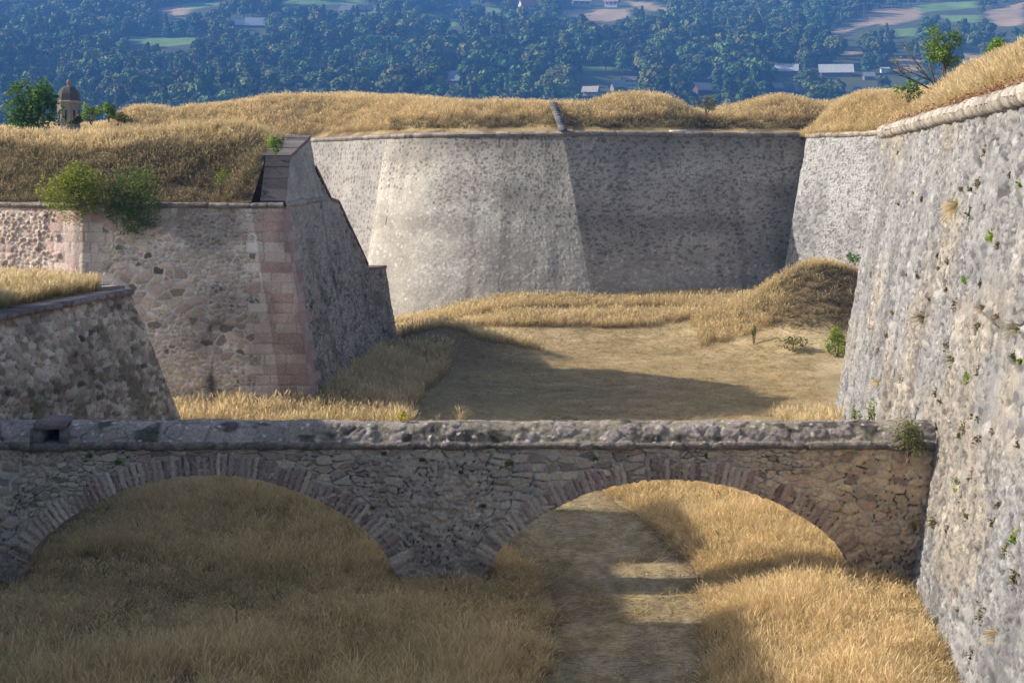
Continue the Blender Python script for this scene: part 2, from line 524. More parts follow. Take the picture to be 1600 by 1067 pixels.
def pat_pink(u, v, P):
    """bastion front: pink-grey rubble with wide pale mortar, ashlar to the right and at the left corner"""
    e, f1, r1, r2, r3 = cells(u, v, .50, .32, 21, .9, .28, 2.4)
    es, _, s1, s2, s3 = cells(u, v, .27, .17, 22, .9, .2, 2.4)
    small = smooth(.44, .50, fbm(u * .5, v * .6, 23))
    e = np.where(small > .5, es, e); r1 = np.where(small > .5, s1, r1); r2 = np.where(small > .5, s2, r2)
    th = np.where(small > .5, .26, .16)
    m = 1 - smooth(th * .45, th * 1.15, e)
    pit = (r3 > .93) & (e > th)
    C = ramp(r1, [(.26, .19, .155), (.37, .265, .235), (.46, .35, .32), (.41, .33, .26), (.33, .24, .225), (.52, .43, .40)])
    C *= (1.0 + .5 * r2)[..., None]
    mort = np.array((.66, .60, .54)) * (.85 + .3 * fbm(u * 3, v * 3, 24))[..., None]
    C = np.where(pit[..., None], C * .45, C)
    C = mix(C, mort, m)
    d = smooth(0, th * 1.6, e) * (.35 + .65 * r2) * .10
    return C, d

def ashlar(u, v, seed, hgt=.42, wid=.95):
    e, r1, r2 = courses(u, v, hgt, wid, seed)
    C = ramp(r1, [(.58, .46, .43), (.66, .56, .53), (.50, .35, .32), (.70, .63, .60), (.56, .42, .39)])
    C = mix(C, np.array((.46, .42, .37)), 1 - smooth(.008, .03, e))
    d = smooth(.0, .04, e) * .03 + (r2 - .5) * .015
    return C, d

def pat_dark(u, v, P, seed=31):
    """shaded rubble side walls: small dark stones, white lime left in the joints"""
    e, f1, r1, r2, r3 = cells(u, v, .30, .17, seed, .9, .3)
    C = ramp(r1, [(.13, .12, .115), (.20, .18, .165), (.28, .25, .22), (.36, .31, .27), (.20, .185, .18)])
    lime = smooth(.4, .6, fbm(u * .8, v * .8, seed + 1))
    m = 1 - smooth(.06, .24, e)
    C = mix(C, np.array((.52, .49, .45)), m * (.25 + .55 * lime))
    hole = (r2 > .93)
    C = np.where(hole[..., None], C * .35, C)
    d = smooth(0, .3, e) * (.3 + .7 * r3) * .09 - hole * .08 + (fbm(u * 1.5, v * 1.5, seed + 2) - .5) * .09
    moss = smooth(.62, .75, fbm(u * .7, v * 1.1, seed + 4))
    C = mix(C, np.array((.10, .11, .04)), moss * .55)
    return C, d

def pat_leftwall(u, v, P):
    e, f1, r1, r2, r3 = cells(u, v, .42, .17, 51, .95, .22)
    C = ramp(r1, [(.16, .125, .09), (.27, .21, .155), (.38, .31, .24), (.48, .42, .35), (.24, .19, .16)])
    m = 1 - smooth(.03, .2, e)
    C = mix(C, np.array((.33, .27, .21)), m * .75)
    hole = (r2 > .96) | ((e < .06) & (r2 > .45))
    C = np.where(hole[..., None], C * .4, C)
    wh = (r3 > .95) & (e > .1)
    C = np.where(wh[..., None], np.array((.46, .42, .36)), C)
    band = smooth(.35, .6, fbm(u * .5, v * .9, 54))
    C = C * (.85 + .5 * band)[..., None]
    d = smooth(0, .3, e) * (.3 + .7 * r3) * .05 - hole * .04 + (fbm(u * 1.2, v * 1.2, 52) - .5) * .10
    moss = smooth(.6, .72, fbm(u * .9, v * 1.3, 57))
    C = mix(C, np.array((.09, .10, .035)), moss * .5)
    return C, d

def pat_far(u, v, P, dens=.45, shade=(1, 1, 1), pale_from=6.5, course=True):
    """rendered far scarp: dark stones showing high up, pale stones low down"""
    e, f1, r1, r2, r3 = cells(u, v, .36, .21, 61, .8, .2, 2.2)
    es, fs, s1, s2, s3 = cells(u, v, .19, .13, 66, .8, .2, 2.2)
    base = np.array((.40, .375, .335)) * (.86 + .28 * fbm(u * .35, v * .7, 62))[..., None] * (.9 + .2 * fbm(u * 2, v * 3, 63))[..., None]
    z = P[..., 2]
    low = smooth(pale_from + 1.5, pale_from - 1.5, z + 3 * (fbm(u * .2, v * .1, 64) - .5))
    big = fbm(u * .3, v * .5, 65)
    show = (r2 < dens + .5 * (big - .5)) & (f1 < .30 + .16 * r3)
    dark = ramp(r1, [(.17, .165, .16), (.24, .22, .20), (.33, .30, .26)])
    pale = ramp(r1, [(.33, .31, .285), (.47, .445, .41), (.57, .55, .52)])
    stone = mix(dark, pale, (low > r3 * .9 + .05) * 1.0)
    C = np.where(show[..., None], stone, base)
    shs = (s2 < dens * .7 + .6 * (big - .5)) & (fs < .34) & ~show
    C = np.where(shs[..., None], mix(dark, pale, (low > s3) * 1.0) * .95, C)
    band = smooth(.35, .65, fbm(u * .06 + 3, v * .9, 60)) * .16
    C = C * np.array(shade) * (1.02 - band)[..., None]
    stain = smooth(.52, .7, fbm(u * .22, v * .45 + 4, 67))
    run = smooth(.55, .8, fbm(u * 1.3, v * .10 + 7, 58)) * .22
    C = C * (1 - .16 * stain - run * .8)[..., None]
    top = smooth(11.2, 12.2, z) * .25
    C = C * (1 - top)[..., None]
    d = show * .012 * smooth(0, .3, e) + shs * .006 + (fbm(u * .6, v * .6, 68) - .5) * .03
    return C, d

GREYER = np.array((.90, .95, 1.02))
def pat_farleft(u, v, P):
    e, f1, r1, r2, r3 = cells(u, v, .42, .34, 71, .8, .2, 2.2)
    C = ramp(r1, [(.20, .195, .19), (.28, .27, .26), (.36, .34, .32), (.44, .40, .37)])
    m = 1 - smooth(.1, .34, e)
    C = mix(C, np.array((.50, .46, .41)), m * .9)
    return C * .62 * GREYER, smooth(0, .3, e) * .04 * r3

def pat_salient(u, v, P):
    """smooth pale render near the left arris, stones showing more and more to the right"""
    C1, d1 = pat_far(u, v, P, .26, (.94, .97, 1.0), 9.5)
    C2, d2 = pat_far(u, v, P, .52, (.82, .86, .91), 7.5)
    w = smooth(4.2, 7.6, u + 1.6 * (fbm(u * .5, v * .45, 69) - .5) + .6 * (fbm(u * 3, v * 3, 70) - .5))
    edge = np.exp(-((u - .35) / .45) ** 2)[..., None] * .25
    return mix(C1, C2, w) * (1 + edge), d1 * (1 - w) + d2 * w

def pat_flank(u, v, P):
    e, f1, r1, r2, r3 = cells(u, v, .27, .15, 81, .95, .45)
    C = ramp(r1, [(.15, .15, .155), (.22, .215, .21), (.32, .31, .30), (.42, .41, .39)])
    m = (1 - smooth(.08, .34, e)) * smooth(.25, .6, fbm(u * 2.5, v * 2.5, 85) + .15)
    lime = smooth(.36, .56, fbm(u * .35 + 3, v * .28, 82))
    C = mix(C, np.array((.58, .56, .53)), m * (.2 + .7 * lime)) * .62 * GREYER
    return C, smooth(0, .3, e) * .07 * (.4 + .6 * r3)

# ------------------------------------------------------------------ battered walls on a plan polyline
def nrm2(a, b):
    """outward (to the viewer's side) normal of the plan segment a -> b, walked so the outside is on the right"""
    d = np.array((b[0] - a[0], b[1] - a[1]), float); d /= np.linalg.norm(d)
    return np.array((d[1], -d[0]))

def wall_line(pts, zbot, batter):
    """pts: top points (x,y,z), outside on the right hand when walking. returns foot points"""
    n = len(pts); ns = [nrm2(pts[i], pts[i + 1]) for i in range(n - 1)]
    foot = []
    for i in range(n):
        if i == 0: v = ns[0]
        elif i == n - 1: v = ns[-1]
        else: v = (ns[i - 1] + ns[i]) / (1 + ns[i - 1].dot(ns[i]))
        h = pts[i][2] - zbot
        foot.append((pts[i][0] + v[0] * batter * h, pts[i][1] + v[1] * batter * h, zbot))
    return foot

def face(acc, tl, tr, bl, br, pat, res, wamp=.04, disp=1.0, top_fn=None, fade=.25):
    tl, tr, bl, br = [np.array(p, dtype=float) for p in (tl, tr, bl, br)]
    L = max(np.linalg.norm(tr - tl), np.linalg.norm(br - bl)); H = max(np.linalg.norm(tl - bl), np.linalg.norm(tr - br))
    nu, nv = max(2, int(L / res) + 1), max(2, int(H / res) + 1)
    U, W = np.meshgrid(np.linspace(0, 1, nu), np.linspace(0, 1, nv), indexing='ij')
    bot = bl + (br - bl) * U[..., None]; top = tl + (tr - tl) * U[..., None]
    P = bot + (top - bot) * W[..., None]
    nrm = np.cross(br - bl, tl - bl); nrm /= np.linalg.norm(nrm)
    du = (br - bl) / np.linalg.norm(br - bl)
    u = (P - bl) @ du
    v = P[..., 2]
    C, d = pat(u, v, P)
    ed = np.minimum(np.minimum(U, 1 - U) * L, np.minimum(W * 9, 1 - W) * H) / fade
    d = d * np.clip(ed, 0, 1) * disp
    P = wob(P, wamp) + nrm * d[..., None]
    acc.grid(P, C)
    return nrm

def curved(acc, top, foot, pat, res, wamp=.025):
    """one seamless face along a bent plan line"""
    top = np.array(top, float); foot = np.array(foot, float)
    def chaikin(P):
        for _ in range(3):
            q = [P[0]]
            for a_, b_ in zip(P[:-1], P[1:]): q += [a_ * .75 + b_ * .25, a_ * .25 + b_ * .75]
            P = np.array(q + [P[-1]])
        return P
    if len(top) > 5: top, foot = chaikin(top), chaikin(foot)
    S = np.concatenate([[0], np.cumsum(np.linalg.norm(np.diff(foot, axis=0), axis=1))])
    s_ = np.unique(np.concatenate([np.arange(0, S[-1], res), S]))
    W, U = np.meshgrid(np.linspace(0, 1, max(2, int((top[0, 2] - foot[0, 2]) / res))), s_)
    tp = np.stack([np.interp(U, S, top[:, k]) for k in range(3)], -1); fp = np.stack([np.interp(U, S, foot[:, k]) for k in range(3)], -1)
    P = fp + (tp - fp) * W[..., None]
    gu = np.gradient(P, axis=0); gw = np.gradient(P, axis=1)
    nr = np.cross(gu, gw); nr /= np.linalg.norm(nr, axis=-1)[..., None]
    C, d = pat(U, P[..., 2], P)
    fd = np.clip(np.minimum(np.minimum(U, S[-1] - U) / .25, (1 - W) * 40), 0, 1)
    acc.grid(wob(P, wamp) + nr * (d * fd)[..., None], C)

def tube_path(pts, rad, step=.12, seed=0, col=(.34, .30, .26), seg=1.0, lump=.035, n=10, flat=1.0):
    """a cordon: half-round moulding cut in lengths, following a polyline"""
    pts = [np.array(p, float) for p in pts]
    A = Acc()
    S = [0]
    for a, b in zip(pts[:-1], pts[1:]): S.append(S[-1] + np.linalg.norm(b - a))
    s = np.arange(0, S[-1], step)
    P = np.stack([np.interp(s, S, [p[k] for p in pts]) for k in range(3)], -1)
    T = np.gradient(P.astype(float), axis=0); T = T / np.linalg.norm(T, axis=1)[:, None]
    side = np.stack([T[:, 1], -T[:, 0], np.zeros(len(T))], 1); side /= np.linalg.norm(side, axis=1)[:, None]
    th = np.linspace(0, 2 * np.pi, n + 1)
    ss = s + .25 * (vnoise(s * .7, s * 0, seed) - .5)
    k = np.floor(ss / seg); fr = ss / seg - k
    joint = np.minimum(fr, 1 - fr) * seg
    r = rad * (1 - .22 * (1 - smooth(0, .05, joint))) * (.94 + .12 * hsh(k, 0, 0, seed))
    zoff = (hsh(k, 1, 0, seed) - .5) * lump
    G = P[:, None, :] + side[:, None, :] * (np.cos(th)[None, :, None] * r[:, None, None]) + np.array((0, 0, 1.0)) * (np.sin(th)[None, :, None] * r[:, None, None] * flat)
    G[..., 2] += zoff[:, None]
    G += (np.stack([vnoise(s[:, None] * 6 + a, th[None, :] * 2, seed + a) for a in (1, 2, 3)], -1) - .5) * lump
    C = np.array(col) * (.75 + .5 * hsh(k, 2, 0, seed))[:, None, None] * (1 - .5 * (1 - smooth(0, .04, joint)))[:, None, None]
    C = np.broadcast_to(C, G.shape) * (.8 + .4 * vnoise(s[:, None] * 5, th[None, :], seed + 9))[..., None]
    A.grid(G, C)
    return A

# ------------------------------------------------------------------ right scarp wall
RS = .139
RW_far = (15.2, 63.0, 11.5)
RW_near = (15.2 - RS * 45.0, 18.0, 11.5)
RW_back = (27.0, 83.0, 11.5)
def make_right_wall():
    root = tag(empty("scarp_wall", (13, 45, 0)), "tall grey limestone rubble wall leaning back along the right side of the ditch", "wall")
    pts = [RW_back, RW_far, RW_near]
    # walked from back to near, outside on the right hand
    ft = wall_line(pts, -.6, 1 / 6.0)
    a = Acc()
    mid = lambda p, q, t: tuple(np.array(p) + (np.array(q) - np.array(p)) * t)
    tn = .95
    face(a, pts[1], pts[2], ft[1], ft[2], pat_right, .055, .06)
    a.build("rubble_face", M_STONE, root, True)
    a = Acc()
    face(a, pts[0], pts[1], ft[0], ft[1], pat_right, .2, .06)
    a.build("return_face", M_STONE, root, True)
    cp = [(p[0] - .02, p[1], p[2] + .17) for p in pts]
    cp[1] = (cp[1][0] + .0, cp[1][1], cp[1][2])
    tube_path(cp, .25, .06, 5, (.36, .335, .30), .42, .05, 12).build("cordon", M_COPING, root, True)
    # body behind the face so the wall is solid
    b = Acc()
    z = 11.4
    b.poly([(RW_near[0], 18, z), (RW_far[0], 63, z), (RW_far[0] + 2.2, 63.5, z), (RW_near[0] + 2.2, 18, z)], (.2, .15, .09))
    b.build("wall_top", M_EARTH, root)
    return root
make_right_wall()

def on_right_wall(px, py):
    k = (px - 800) / F - RS - (HOR - py) / (F * 6)
    Y = (15.2 - RS * 63.0 - .25) / k
    return Vector(((px - 800) * Y / F, Y, EYE + (HOR - py) * Y / F))

# ------------------------------------------------------------------ near left counterscarp wall
LS = .142
def make_left_wall():
    root = tag(empty("counterscarp_wall", (-13, 45, 0)), "low brown rubble wall with slab coping on the near left, ending in a sharp corner", "wall")
    z = 5.75
    c = (-13.45, 54.2, z)
    near = (-13.45 - LS * 40, 14.2, z)
    back = (-22.5, 58.2, z + .25)
    pts = [near, c, back]
    ns = [nrm2(near, c), nrm2(c, back)]
    bt = .34
    ft = wall_line(pts, -.5, bt)
    ft[2] = (back[0] + ns[1][0] * .4, back[1] + ns[1][1] * .4, -.5)
    # keep the visible corner's slope
    ft[1] = (c[0] + 2.15, c[1] + 1.2, -.5)
    ft[0] = (-15.7, 14.2, -.5)
    a = Acc(); face(a, pts[0], pts[1], ft[0], ft[1], pat_leftwall, .06, .07)
    a.build("rubble_face", M_STONE, root, True)
    a = Acc(); face(a, pts[1], pts[2], ft[1], ft[2], pat_leftwall, .12, .07)
    a.build("end_face", M_STONE, root, True)
    def slabs(p, q, seed, w=.95, th=.17, inset=.32):
        A = Acc()
        p = np.array(p); q = np.array(q); d = q - p; L = np.linalg.norm(d[:2]); d = d / np.linalg.norm(d)
        n = np.array((d[1], -d[0], 0)); s = 0; k = 0
        rz = math.atan2(d[1], d[0])
        while s < L - .1:
            ln = min(.45 + .4 * random.random(), L - s)
            cen = p + d * (s + ln / 2) - n * (w / 2 - .14 - random.uniform(-.03, .03)) + np.array((0, 0, th / 2 + random.uniform(-.015, .015)))
            cc = random.choice([(.24, .20, .19), (.30, .25, .24), (.20, .17, .165), (.34, .30, .28)])
            A.box(cen, (ln - .015, w, th), cc, rz, jit=.03)
            s += ln; k += 1
        return A
    slabs(near, c, 1).build("coping", M_COPING, root)
    slabs((c[0] - .35, c[1] + .25, c[2] + .10), back, 2, .9).build("coping", M_COPING, root)
    return root
make_left_wall()
def left_top_z(X, Y):
    xe = -13.45 - LS * (54.2 - Y)
    d = xe - .45 - X
    z = 5.92 + .18 * np.clip(d, 0, 3) / 3 + .08 * (fbm(X * .6, Y * .6, 19) - .5)
    return z
def left_top_in(X, Y):
    xe = -13.45 - LS * (54.2 - Y)
    # behind the side coping and on the near side of the end coping
    yend = 54.2 + (-13.45 - X) * .44 - .75
    return (X < xe - .75) & (Y < yend)

# ------------------------------------------------------------------ pink bastion on the left
BA_Y, BA_Z = 64.0, 8.56
def side_x(Y, z):
    return -8.1 + .091 * (Y - 63.3) - .173 * z
def make_bastion():
    root = tag(empty("bastion", (-15, 66, 0)), "pink stone bastion with flat front, shaded battered side and grass roof at left", "bastion")
    zb = -.5
    # front face, from x=125 px corner to the battered arris
    xl = (125 - 800) * BA_Y / F
    def pat_front(u, v, P):
        C, d = pat_pink(u, v, P)
        A, da = ashlar(P[..., 0] + 40, v, 25, .42, .9)
        px = 800 + P[..., 0] * F / P[..., 1]
        k = np.floor(v / .42)
        left_edge = xl + .75 + .55 * (np.mod(k, 2)) + .3 * hsh(k, 0, 0, 4)
        right_edge = -11.3 + .6 * np.mod(k, 2) + .35 * hsh(k, 1, 0, 4)
        m = (P[..., 0] < left_edge) | (P[..., 0] > right_edge) | (v > BA_Z - .42 - .15 * 0) & (P[..., 0] < -15.5)
        m = m | ((v > BA_Z - .45) & (hsh(np.floor(u * .8), 0, 0, 3) > .45))
        C = np.where(m[..., None], A, C); d = np.where(m, da + .02, d)
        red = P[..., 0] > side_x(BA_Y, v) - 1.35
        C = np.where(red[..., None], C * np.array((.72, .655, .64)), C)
        # old run-off stain
        st = np.exp(-(((P[..., 0] + 12.35 + .5 * (fbm(v * 1.5, v * 0, 5) - .5)) / (.22 + .14 * smooth(2.5, 4, v))) ** 2)) * smooth(4.4, 3.6, v) * smooth(.34, .62, fbm(u * 4, v * 1.6, 26))
        C = C * (1 - .8 * np.clip(st, 0, 1))[..., None]
        damp = smooth(1.4, .2, v + .8 * (fbm(u * .4, v * 0, 28) - .5))
        C = mix(C, np.array((.26, .235, .20)), damp * .5)
        mid = smooth(.5, .7, fbm(u * .4, v * .5, 29)) * .35
        return C * (1 - mid)[..., None] * np.array((1.30, 1.36, 1.29)), d
    a = Acc()
    nz = int((BA_Z - zb) / .045)
    nx = int(10.5 / .045)
    W, U = np.meshgrid(np.linspace(0, 1, nz), np.linspace(0, 1, nx))
    Zg = zb + (BA_Z - zb) * W
    xr = side_x(BA_Y - .08 * (BA_Z - Zg), Zg)
    Xg = xl + (xr - xl) * U
    Yg = BA_Y - .08 * (BA_Z - Zg)
    P = np.stack([Xg, Yg, Zg], -1)
    C, d = pat_front(Xg - xl, Zg, P)
    d = d * np.clip(np.minimum(U, 1 - U) * 10 / .15, 0, 1)
    P = wob(P, .03); P[..., 1] -= d
    a.grid(P, C)
    a.build("front_face", M_STONE, root, True)
    # left return, turned to the sun
    a = Acc()
    tl = (xl - 12, BA_Y + 5.0, BA_Z); tr = (xl, BA_Y, BA_Z)
    def pat_lr(u, v, P):
        C, d = pat_pink(u, v, P)
        A, da = ashlar(P[..., 0] + 40, v, 27, .42, .8)
        k = np.floor(v / .42)
        m = P[..., 0] > xl - .8 - .6 * np.mod(k + 1, 2) - .3 * hsh(k, 0, 0, 9)
        return np.where(m[..., None], A * 1.1, C), np.where(m, da + .02, d * 1.3)
    face(a, tl, tr, (tl[0], tl[1] - .72, zb), (xl, BA_Y - .08 * (BA_Z - zb), zb), pat_lr, .06, .03)
    a.build("side_face", M_STONE, root, True)
    # battered right side, outline stepping down behind
    prof = [(BA_Y, 8.75), (66.3, 10.62), (71.0, 11.6), (71.15, 10.2), (73.3, 8.75), (75.0, 8.55), (79.6, 5.2), (80.2, 4.95), (84.6, 4.80)]
    ys = np.array([p[0] for p in prof]); zs = np.array([p[1] for p in prof])
    Yc = np.unique(np.concatenate([np.arange(BA_Y, 84.6, .07), ys, [84.6]]))
    W, Yg = np.meshgrid(np.linspace(0, 1, 190), Yc)
    top = np.interp(Yg, ys, zs)
    Zg = zb + (top - zb) * W
    # front edge follows the front face's slight batter
    Yf = Yg - .08 * (BA_Z - Zg) * np.clip(1 - (Yg - BA_Y) / 1.2, 0, 1) * (Zg < BA_Z)
    Xg = side_x(Yf, Zg)
    P = np.stack([Xg, Yf, Zg], -1)
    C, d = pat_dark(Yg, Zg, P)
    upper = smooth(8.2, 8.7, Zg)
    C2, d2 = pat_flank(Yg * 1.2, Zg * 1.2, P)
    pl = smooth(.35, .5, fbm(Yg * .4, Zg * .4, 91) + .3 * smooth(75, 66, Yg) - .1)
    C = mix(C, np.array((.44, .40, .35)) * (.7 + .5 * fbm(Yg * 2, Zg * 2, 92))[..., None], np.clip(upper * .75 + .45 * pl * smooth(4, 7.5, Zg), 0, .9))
    A, da = ashlar(Yg, Zg, 93, .42, 1.1)
    k = np.floor(Zg / .42)
    q = (Yg < BA_Y + .7 + .5 * np.mod(k, 2)) & (Zg < BA_Z)
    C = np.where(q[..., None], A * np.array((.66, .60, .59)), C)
    d = np.where(q, da, d)
    d = d * np.clip(np.minimum((Yg - BA_Y) / .2, (84.6 - Yg) / .2), 0, 1)
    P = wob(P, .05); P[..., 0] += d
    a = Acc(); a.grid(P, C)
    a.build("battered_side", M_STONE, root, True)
    # its thickness: back sheet and far end
    a = Acc()
    for p, q2 in zip(prof[:-1], prof[1:]):
        th = .95
        A1 = (side_x(p[0], p[1]), p[0], p[1]); B1 = (side_x(q2[0], q2[1]), q2[0], q2[1])
        A2 = (A1[0] - th, A1[1], A1[2]); B2 = (B1[0] - th, B1[1], B1[2])
        A3 = (A2[0], A2[1], zb); B3 = (B2[0], B2[1], zb)
        a.poly([A1, A2, B2, B1], (.22, .18, .16)); a.poly([A2, A3, B3, B2], (.25, .22, .19))
    e1 = (side_x(84.6, 4.8), 84.6, 4.8)
    a.poly([e1, (e1[0] - 1.5, 84.6, 4.8), (e1[0] - 1.5, 84.6, zb), (side_x(84.6, zb), 84.6, zb)], (.25, .22, .19))
    a.build("wall_core", M_STONE, root)
    # cordon along the front and round on to the side
    cz = BA_Z + .10
    cor = [(xl - 12, BA_Y + 3.1, cz), (xl, BA_Y - .02, cz), (side_x(BA_Y, cz) + .02, BA_Y - .02, cz)]
    cor[0] = (xl - 12, BA_Y + 5.0, cz)
    tube_path(cor, .13, .06, 8, (.25, .22, .20), .8, .03, 10).build("cordon", M_COPING, root, True)
    c2 = [(side_x(BA_Y, cz) + .02, BA_Y, cz), (side_x(71.5, 8.7) + .04, 71.5, 8.8)]
    tube_path(c2, .13, .06, 9, (.34, .31, .27), .8, .03, 10).build("cordon", M_COPING, root, True)
    # sloping flagstones up the end of the parapet, then slabs going back
    def slab_run(p, q, w, n, cols, th=.14):
        A = Acc()
        p = np.array(p, float); q = np.array(q, float)
        for k in range(n):
            a0 = p + (q - p) * (k / n); a1 = p + (q - p) * ((k + .97) / n)
            dz = random.uniform(-.015, .02)
            out = .10
            cc = random.choice(cols)
            t = [(a0[0] + out, a0[1], a0[2] + th + dz), (a1[0] + out, a1[1], a1[2] + th + dz), (a1[0] - w, a1[1], a1[2] + th + dz), (a0[0] - w, a0[1], a0[2] + th + dz)]
            bt = [(x, y, z - th - .02) for x, y, z in t]
            edge = (.26, .15, .13)
            A.poly(t, cc); A.poly([t[0], bt[0], bt[1], t[1]], edge); A.poly([t[0], t[3], bt[3], bt[0]], cc); A.poly([t[1], bt[1], bt[2], t[2]], cc); A.poly([t[3], t[2], bt[2], bt[3]], cc)
        return A
    dk = [(.06, .053, .058), (.08, .07, .074), (.05, .047, .052)]
    md = [(.16, .14, .14), (.21, .18, .175), (.12, .11, .112)]
    sx = lambda y, z: side_x(y, z)
    slab_run((sx(BA_Y, 8.72), BA_Y + .02, 8.72), (sx(66.25, 10.6), 66.25, 10.6), .95, 4, dk).build("parapet_slab", M_COPING, root)
    slab_run((sx(66.3, 10.62), 66.3, 10.62), (sx(71.0, 11.6), 71.0, 11.6), 1.15, 8, md).build("coping", M_COPING, root)
    slab_run((sx(71.15, 10.2), 71.2, 10.2), (sx(73.3, 8.75), 73.3, 8.75), .6, 3, md).build("coping", M_COPING, root)
    slab_run((sx(73.35, 8.72), 73.35, 8.72), (sx(75, 8.55), 75, 8.55), .6, 2, md).build("coping", M_COPING, root)
    slab_run((sx(75.05, 8.5), 75.05, 8.5), (sx(79.6, 5.2), 79.6, 5.2), .6, 5, md).build("coping", M_COPING, root)
    slab_run((sx(79.9, 4.95), 79.9, 4.95), (sx(84.6, 4.8), 84.7, 4.8), .9, 4, md).build("coping", M_COPING, root)
    return root
make_bastion()

def back_off(X):
    return np.clip((125 - 800) * BA_Y / F - X, 0, 12) * 5.0 / 12
def bastion_top_z(X, Y):
    Y = Y - back_off(X)
    z = 8.62 + smooth(BA_Y + .1, BA_Y + 6.8, Y) * 3.45 + .35 * (fbm(X * .4, Y * .4, 17) - .5)
    z = z - smooth(72.5, 78, Y) * 6.0
    zc = np.interp(Y, [64, 66.3, 71, 75, 79.6], [8.75, 10.62, 11.55, 11.2, 8.0])
    dist = side_x(Y, 11) - 1.0 - X
    z = np.where(Y > 71.5, np.minimum(z, 11.6 - 1.1 * (Y - 71.5) * (dist < 3)), z)
    z = zc + (z - zc) * smooth(0, 2.2, dist)
    lx = smooth(-19, -13, X)
    z = z - .35 * (1 - lx) * smooth(66, 70, Y)
    return z
def make_bastion_top():
    xs = np.arange(-45, -10.2, .3); ys = np.arange(BA_Y + .05, 80, .2)
    X, Y = np.meshgrid(xs, ys, indexing='ij')
    Y = Y + back_off(X)
    X = X + smooth(-12, -10.3, X) * (side_x(Y, 11) - .95 + 10.5)
    Z = bastion_top_z(X, Y)
    a = Acc(); a.grid(np.stack([X, Y, Z], -1), mix(np.array((.12, .09, .05)), np.array((.2, .15, .08)), fbm(X, Y, 3)))
    tag(a.build("terrain", M_EARTH, smooth=True), "earth parapet on the bastion", kind="structure")
make_bastion_top()

# ------------------------------------------------------------------ far curtain and salient
FZ = 12.4
FAR = [(-48, 128, FZ), (-34, 121, FZ), (-15.4, 117, FZ), (-8.6, 104.7, FZ), (-8.0, 103.75, FZ), (-7.0, 102.5, FZ), (-5.8, 101.3, FZ), (-4.4, 100.3, FZ), (-2.7, 99.5, FZ), (-.6, 98.75, FZ), (3.25, 97.5, FZ), (19.2, 101.2, FZ), (27, 103, FZ), (40, 106, FZ)]
FLK = [(19.9, 103.0, 12.27), (18.65, 97.0, 12.27), (22.1, 88.5, 12.27), (24.5, 82, 12.27)]
def make_far():
    root = tag(empty("curtain_wall", (0, 102, 0)), "long rendered far curtain wall with a salient, closing the ditch beyond the mown floor", "wall")
    ft = wall_line(FAR, -.6, 1 / 6.0)
    ft[10] = (5.45, 95.9, -.6)
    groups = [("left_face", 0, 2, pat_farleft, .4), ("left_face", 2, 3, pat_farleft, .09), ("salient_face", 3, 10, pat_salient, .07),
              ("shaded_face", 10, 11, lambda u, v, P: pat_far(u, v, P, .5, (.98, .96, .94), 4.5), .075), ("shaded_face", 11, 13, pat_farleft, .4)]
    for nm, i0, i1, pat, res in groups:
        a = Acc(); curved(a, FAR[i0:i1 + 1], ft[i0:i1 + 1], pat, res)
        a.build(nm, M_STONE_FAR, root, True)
    tube_path([(x, y, z + .12) for x, y, z in FAR], .17, .1, 12, (.24, .22, .20), .9, .04, 8).build("cordon", M_COPING, root, True)
    # slabs of the stepped arris strip above the salient
    A = Acc()
    p = np.array((3.25, 97.4, FZ + .30)); q = np.array((2.75, 103.0, FZ + 2.35))
    for k in range(12):
        a0 = p + (q - p) * (k + .5) / 12
        A.box(a0, (.52, .56, .08), random.choice([(.13, .128, .135), (.10, .10, .105), (.17, .165, .165)]), .06, tilt=(math.atan2(2.05, 5.6), 0), jit=.03)
    A.build("arris_coping", M_COPING, root)
    # flat slab lying on the cordon
    A = Acc(); A.box((11.2, 99.75, FZ + .33), (1.9, .6, .14), (.55, .50, .44), .23, jit=.03)
    A.build("slab", M_COPING, root)
    # blocked niche near the foot
    # flank on the right
    r2 = tag(empty("flank_wall", (20, 95, 0)), "white limed rubble flank wall behind the grassy mound, next to the right wall", "wall")
    ft = wall_line(FLK, -.6, 1 / 6.0)
    for i in range(3):
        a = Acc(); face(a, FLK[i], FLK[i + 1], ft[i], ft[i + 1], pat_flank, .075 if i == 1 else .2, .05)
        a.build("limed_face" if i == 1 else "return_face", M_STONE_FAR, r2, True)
    tube_path([(x, y, z + .10) for x, y, z in FLK], .16, .1, 13, (.30, .26, .22), .7, .05, 8).build("cordon", M_COPING, r2, True)
make_far()

